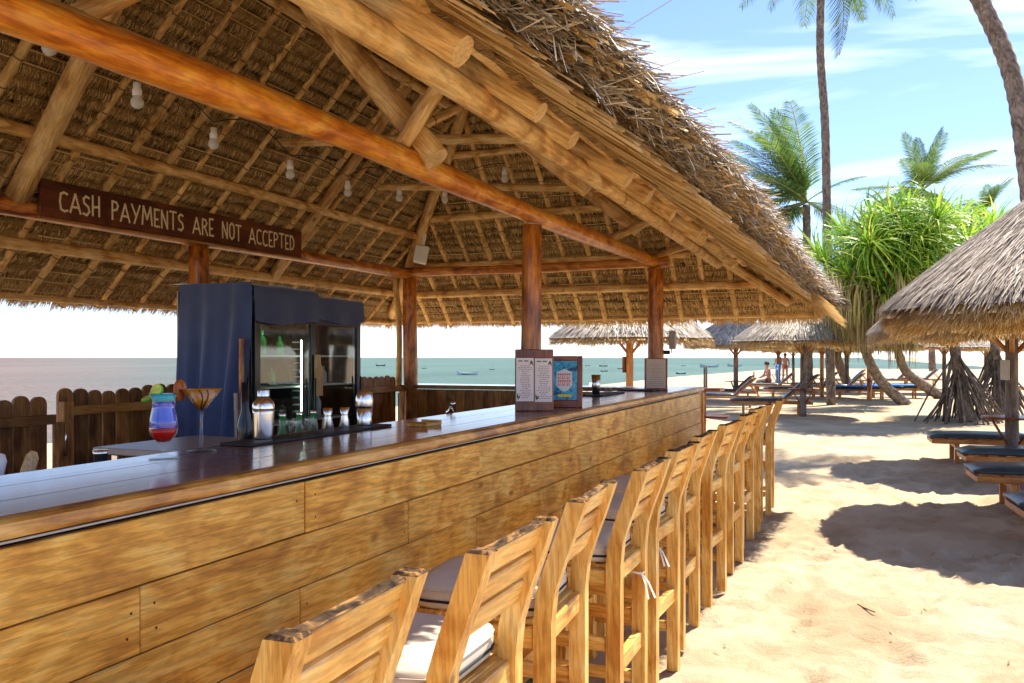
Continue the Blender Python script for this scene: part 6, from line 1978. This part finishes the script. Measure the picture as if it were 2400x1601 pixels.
# ================================================================== BATHERS
def person(label, base, rz, pose, skin, swim, hair, group='bathers by the far loungers'):
    Tt = thing('person', label, 'person', base, rz, group)
    if pose == 'stand':
        J = {'pelvis': (0, 0, 0.92), 'belly': (0, 0, 1.06), 'chest': (0, 0.01, 1.28), 'neck': (0, 0, 1.44), 'head': (0, 0.02, 1.56), 'crown': (0, 0.015, 1.68),
             'shl': (-0.17, 0, 1.38), 'ell': (-0.22, 0.02, 1.1), 'wrl': (-0.18, 0.16, 0.93), 'hal': (-0.17, 0.2, 0.86),
             'shr': (0.17, 0, 1.38), 'elr': (0.24, -0.02, 1.12), 'wrr': (0.2, 0.12, 1.02), 'har': (0.16, 0.18, 1.02),
             'hil': (-0.09, 0, 0.88), 'knl': (-0.1, 0.02, 0.48), 'anl': (-0.11, 0, 0.08), 'tol': (-0.11, 0.16, 0.03),
             'hir': (0.09, 0, 0.88), 'knr': (0.11, 0.05, 0.48), 'anr': (0.12, -0.02, 0.08), 'tor': (0.13, 0.14, 0.03)}
    else:
        J = {'pelvis': (0, 0, 0.52), 'belly': (0, -0.02, 0.68), 'chest': (0, 0.02, 0.9), 'neck': (0, 0.05, 1.06), 'head': (0, 0.08, 1.17), 'crown': (0, 0.08, 1.3),
             'shl': (-0.17, 0.03, 1.0), 'ell': (-0.21, 0.12, 0.76), 'wrl': (-0.12, 0.32, 0.66), 'hal': (-0.09, 0.38, 0.62),
             'shr': (0.17, 0.03, 1.0), 'elr': (0.22, 0.1, 0.76), 'wrr': (0.13, 0.3, 0.66), 'har': (0.1, 0.37, 0.62),
             'hil': (-0.09, 0.02, 0.5), 'knl': (-0.11, 0.44, 0.5), 'anl': (-0.11, 0.46, 0.08), 'tol': (-0.11, 0.62, 0.03),
             'hir': (0.09, 0.02, 0.5), 'knr': (0.12, 0.44, 0.5), 'anr': (0.12, 0.44, 0.08), 'tor': (0.13, 0.6, 0.03)}
    rad = {'pelvis': 0.13, 'belly': 0.115, 'chest': 0.135, 'neck': 0.055, 'head': 0.09, 'crown': 0.06, 'sh': 0.06, 'el': 0.042, 'wr': 0.03, 'ha': 0.035, 'hi': 0.088, 'kn': 0.058, 'an': 0.04, 'to': 0.03}
    names = list(J)
    E = [('pelvis', 'belly'), ('belly', 'chest'), ('chest', 'neck'), ('neck', 'head'), ('head', 'crown')]
    for s_ in 'lr':
        E += [('chest', 'sh' + s_), ('sh' + s_, 'el' + s_), ('el' + s_, 'wr' + s_), ('wr' + s_, 'ha' + s_), ('pelvis', 'hi' + s_), ('hi' + s_, 'kn' + s_), ('kn' + s_, 'an' + s_), ('an' + s_, 'to' + s_)]
    me = bpy.data.meshes.new('body')
    me.from_pydata([J[n_] for n_ in names], [(names.index(a), names.index(b)) for a, b in E], [])
    me.materials.append(skin)
    o = mobj('body', me, Tt, WM[Tt])
    o.modifiers.new('skin', 'SKIN')
    sv_ = me.skin_vertices[0].data
    for i, n_ in enumerate(names):
        r = rad.get(n_, rad.get(n_[:2], 0.05))
        sv_[i].radius = (r, r * (0.75 if n_ in ('belly', 'chest', 'pelvis') else 1.0))
        sv_[i].use_root = (n_ == 'pelvis')
    ss = o.modifiers.new('sub', 'SUBSURF'); ss.levels = 1; ss.render_levels = 2
    hd = Vector(J['head'])
    V, Ff = lathe_geo([(0.001, 0.15), (0.06, 0.135), (0.1, 0.08), (0.105, 0.02), (0.085, -0.02)], 12)
    mobj('hair', mk_mesh('hair', V, Ff, hair, smooth=True), Tt, WM[Tt] @ Matrix.Translation(hd + Vector((0, -0.015, 0.0))))
    pv = Vector(J['pelvis'])
    V, Ff = lathe_geo([(0.13, -0.1), (0.165, -0.03), (0.16, 0.05), (0.14, 0.1)], 14)
    V = [(p[0], p[1] * 0.8, p[2]) for p in V]
    mobj('swimwear', mk_mesh('swimwear', V, Ff, swim, smooth=True), Tt, WM[Tt] @ Matrix.Translation(pv))
    return Tt
def gz(p):
    p = p.copy(); p.z = sand_h(p.x, p.y); return p
person('bather in dark swimwear standing behind the far loungers, left one of a pair', gz(at(1824, 910, 50)), 2.6, 'stand', M_SKIN, M_SWIM, M_HAIR)
person('bather in coral swimwear standing close beside another behind the far loungers', gz(at(1840, 912, 49)), 3.4, 'stand', M_SKIN, M_SWIM2, M_HAIR)
person('bather sitting on a far lounger, left of the standing pair', gz(at(1801, 925, 35)), 2.0, 'sit', M_SKIN, M_SWIM2, M_HAIR)
tw = box('beach_towel', (0.06, 0.5, 0.7), tuple(gz(at(1823, 900, 36)) + Vector((0, 0, 0.75))), M_TOWEL, None, 'y', 0.02, Matrix.Rotation(0.5, 4, 'X'))
tag(tw, 'blue towel hanging over a raised lounger back below the bathers', 'towel', 'blue towels')

# ================================================================== BOATS AND BEACH POSTS
def boat(px, py, length_px, label, mast=0.0, mat=M_HULL, rz=0.0, sail=False):
    t = (CH - SEA_Z) * 2000 / (py - 838)
    p = at(px, py, t); p.z = SEA_Z
    Ln = length_px * t / 2000
    Tt = thing('boat', label, 'boat', tuple(p), radians(22) + rz, 'boats moored off the beach')
    V = []; Ff = []; n = 12
    for i in range(n + 1):
        f = i / n * 2 - 1
        w = 0.16 * Ln * max(0.02, 1 - abs(f) ** 2.4)
        sh = 0.1 * Ln + 0.09 * Ln * abs(f) ** 2.2
        x = f * Ln / 2
        V += [(x, -w, sh), (x * 0.95, -w * 0.75, 0.03 * Ln), (x * 0.9, 0, -0.04 * Ln), (x * 0.95, w * 0.75, 0.03 * Ln), (x, w, sh), (x * 0.97, w * 0.8, sh * 0.75), (x * 0.97, -w * 0.8, sh * 0.75)]
    for i in range(n):
        for k in range(7):
            a = i * 7 + k; b = i * 7 + (k + 1) % 7
            Ff.append((a, b, b + 7, a + 7))
    mobj('hull', mk_mesh('hull', V, Ff, mat), Tt, WM[Tt])
    if mast:
        pole('mast', WM[Tt] @ Vector((0.05 * Ln, 0, 0)), WM[Tt] @ Vector((0.12 * Ln, 0, mast * Ln)), 0.012 * Ln, 0.008 * Ln, M_GREYPOST, M_CUT, Tt, 6, 2, 0)
    return Tt
boat(892, 858, 23, 'small dark boat far out on the sea just right of the coolers')
boat(1096, 879, 52, 'largest moored boat, floating between the far post and the menus', 0.0, M_HULLW)
boat(994, 864, 11, 'tiny boat with a mast left of the largest moored boat', 1.4)
boat(1153, 867, 12, 'tiny masted boat just left of the menu boards', 1.6)
boat(1377, 858, 12, 'tiny dark boat right of the blue poster, near the horizon')
boat(1414, 859, 20, 'small masted boat above the steel tumbler, near the horizon', 0.8)
boat(1416, 871, 17, 'small round dark boat directly above the steel tumbler', 0.9)
boat(1453, 865, 14, 'small dark boat right beside the orange umbrella post', 0.0, M_HULL, 0.5)
boat(1596, 877, 24, 'low dark boat right of the far price list')
boat(1662, 861, 46, 'long pale boat on the horizon left of the grey umbrella post', 0.0, M_HULLW)
boat(1722, 859, 36, 'bluish boat on the horizon behind the grey umbrella post', 0.5, M_HULLW)
boat(1602, 858, 10, 'tiny boat near the horizon above the bar corner')
for i, (px, py, t) in enumerate(((1651, 912, 40), (1656, 913, 40), (1767, 888, 58))):
    p = gz(at(px, py, t))
    o = pole('beach_post', (p.x, p.y, p.z - 0.2), (p.x, p.y, p.z + (1.05 if i < 2 else 0.5)), 0.05, 0.045, M_GREYPOST, M_CUT, None, 7, 3, 0.05)
    tag(o, ['left one of two thin wooden posts on the beach past the bar corner', 'right one of two thin wooden posts on the beach past the bar corner', 'short wooden stake on the beach between the umbrella posts'][i], 'post', 'posts on the beach')
# low table stand just past the corner of the bar
SD = thing('side_ledge', 'small wooden ledge with dark slats sticking out past the corner of the bar', 'ledge', (-1.36, 8.6, 0))
box('ledge_top', (0.24, 0.3, 0.03), (-1.36, 8.6, 1.13), M_LOUNGER, SD, 'x')
box('ledge_leg', (0.04, 0.04, 1.11), (-1.42, 8.6, 0.555), M_LOUNGER, SD, 'z')
for k in range(3):
    box('ledge_slat', (0.24, 0.05, 0.02), (-1.3, 8.52 + 0.08 * k, 0.86), M_FRAME, SD, 'x')
# upturned boat with white cover seen between the posts
UB = thing('covered_boat', 'beached boat under a white cover seen behind the steel tumbler', 'boat', (-6.2, 21.5, 0))
V = []; Ff = []
for i in range(9):
    f = i / 8 * 2 - 1
    w = 0.6 * (1 - abs(f) ** 2.2) + 0.03
    V += [(f * 0.8 + 0.3, -w * 0.5, 0.35), (f * 0.75 + 0.3, -w * 0.4, 0.1), (f * 0.7 + 0.3, 0, 0.0), (f * 0.75 + 0.3, w * 0.4, 0.1), (f * 0.8 + 0.3, w * 0.5, 0.35)]
for i in range(8):
    for k in range(4):
        a = i * 5 + k
        Ff.append((a, a + 1, a + 6, a + 5))
mobj('hull', mk_mesh('hull', V, Ff, M_HULL), UB, WM[UB] @ Matrix.Translation((0, 0, 0.1)) @ Matrix.Rotation(0.4, 4, 'Z'))
V = [(-0.4, -0.3, 0.47), (0.25, -0.3, 0.47), (0.25, 0.3, 0.47), (-0.4, 0.3, 0.47), (-0.3, 0.0, 0.8), (-0.1, 0, 0.75)]
mobj('white_cover', mk_mesh('white_cover', V, [(0, 1, 5, 4), (1, 2, 5), (2, 3, 4, 5), (3, 0, 4), (3, 2, 1, 0)], M_TARP), UB, WM[UB] @ Matrix.Rotation(0.4, 4, 'Z'))
# twig on the sand
tg = tube('twig', [(0.0, 5.3, 0.03), (0.03, 5.22, 0.035), (0.09, 5.17, 0.03)], [0.004, 0.004, 0.003], M_CHOC, None, 5)
tag(tg, 'thin curved dark twig lying on the sunlit sand', 'twig')

# scattered bits of dry leaf on the sand
rr = random.Random(91); B = Blades()
for _ in range(260):
    x = rr.uniform(-1.0, 3.6); y = rr.uniform(2.6, 13)
    a = rr.uniform(0, 6.28); l = rr.uniform(0.015, 0.06)
    d = Vector((cos(a), sin(a), 0)); z = sand_h(x, y) + 0.008
    p = Vector((x, y, z))
    q = p + d * l; q.z = sand_h(q.x, q.y) + 0.008
    w = rr.uniform(0.003, 0.011)
    B.add([p, (p + q) / 2 + Vector((0, 0, 0.004)), q], [w * 0.4, w, w * 0.3], Vector((-sin(a), cos(a), 0)), rr.uniform(0.0, 0.6))
lt = mobj('leaf_litter', B.mesh('leaf_litter', M_DEAD))
lt['kind'] = 'stuff'
tag(lt, 'bits of dry leaf scattered over the open sand', 'leaf litter')
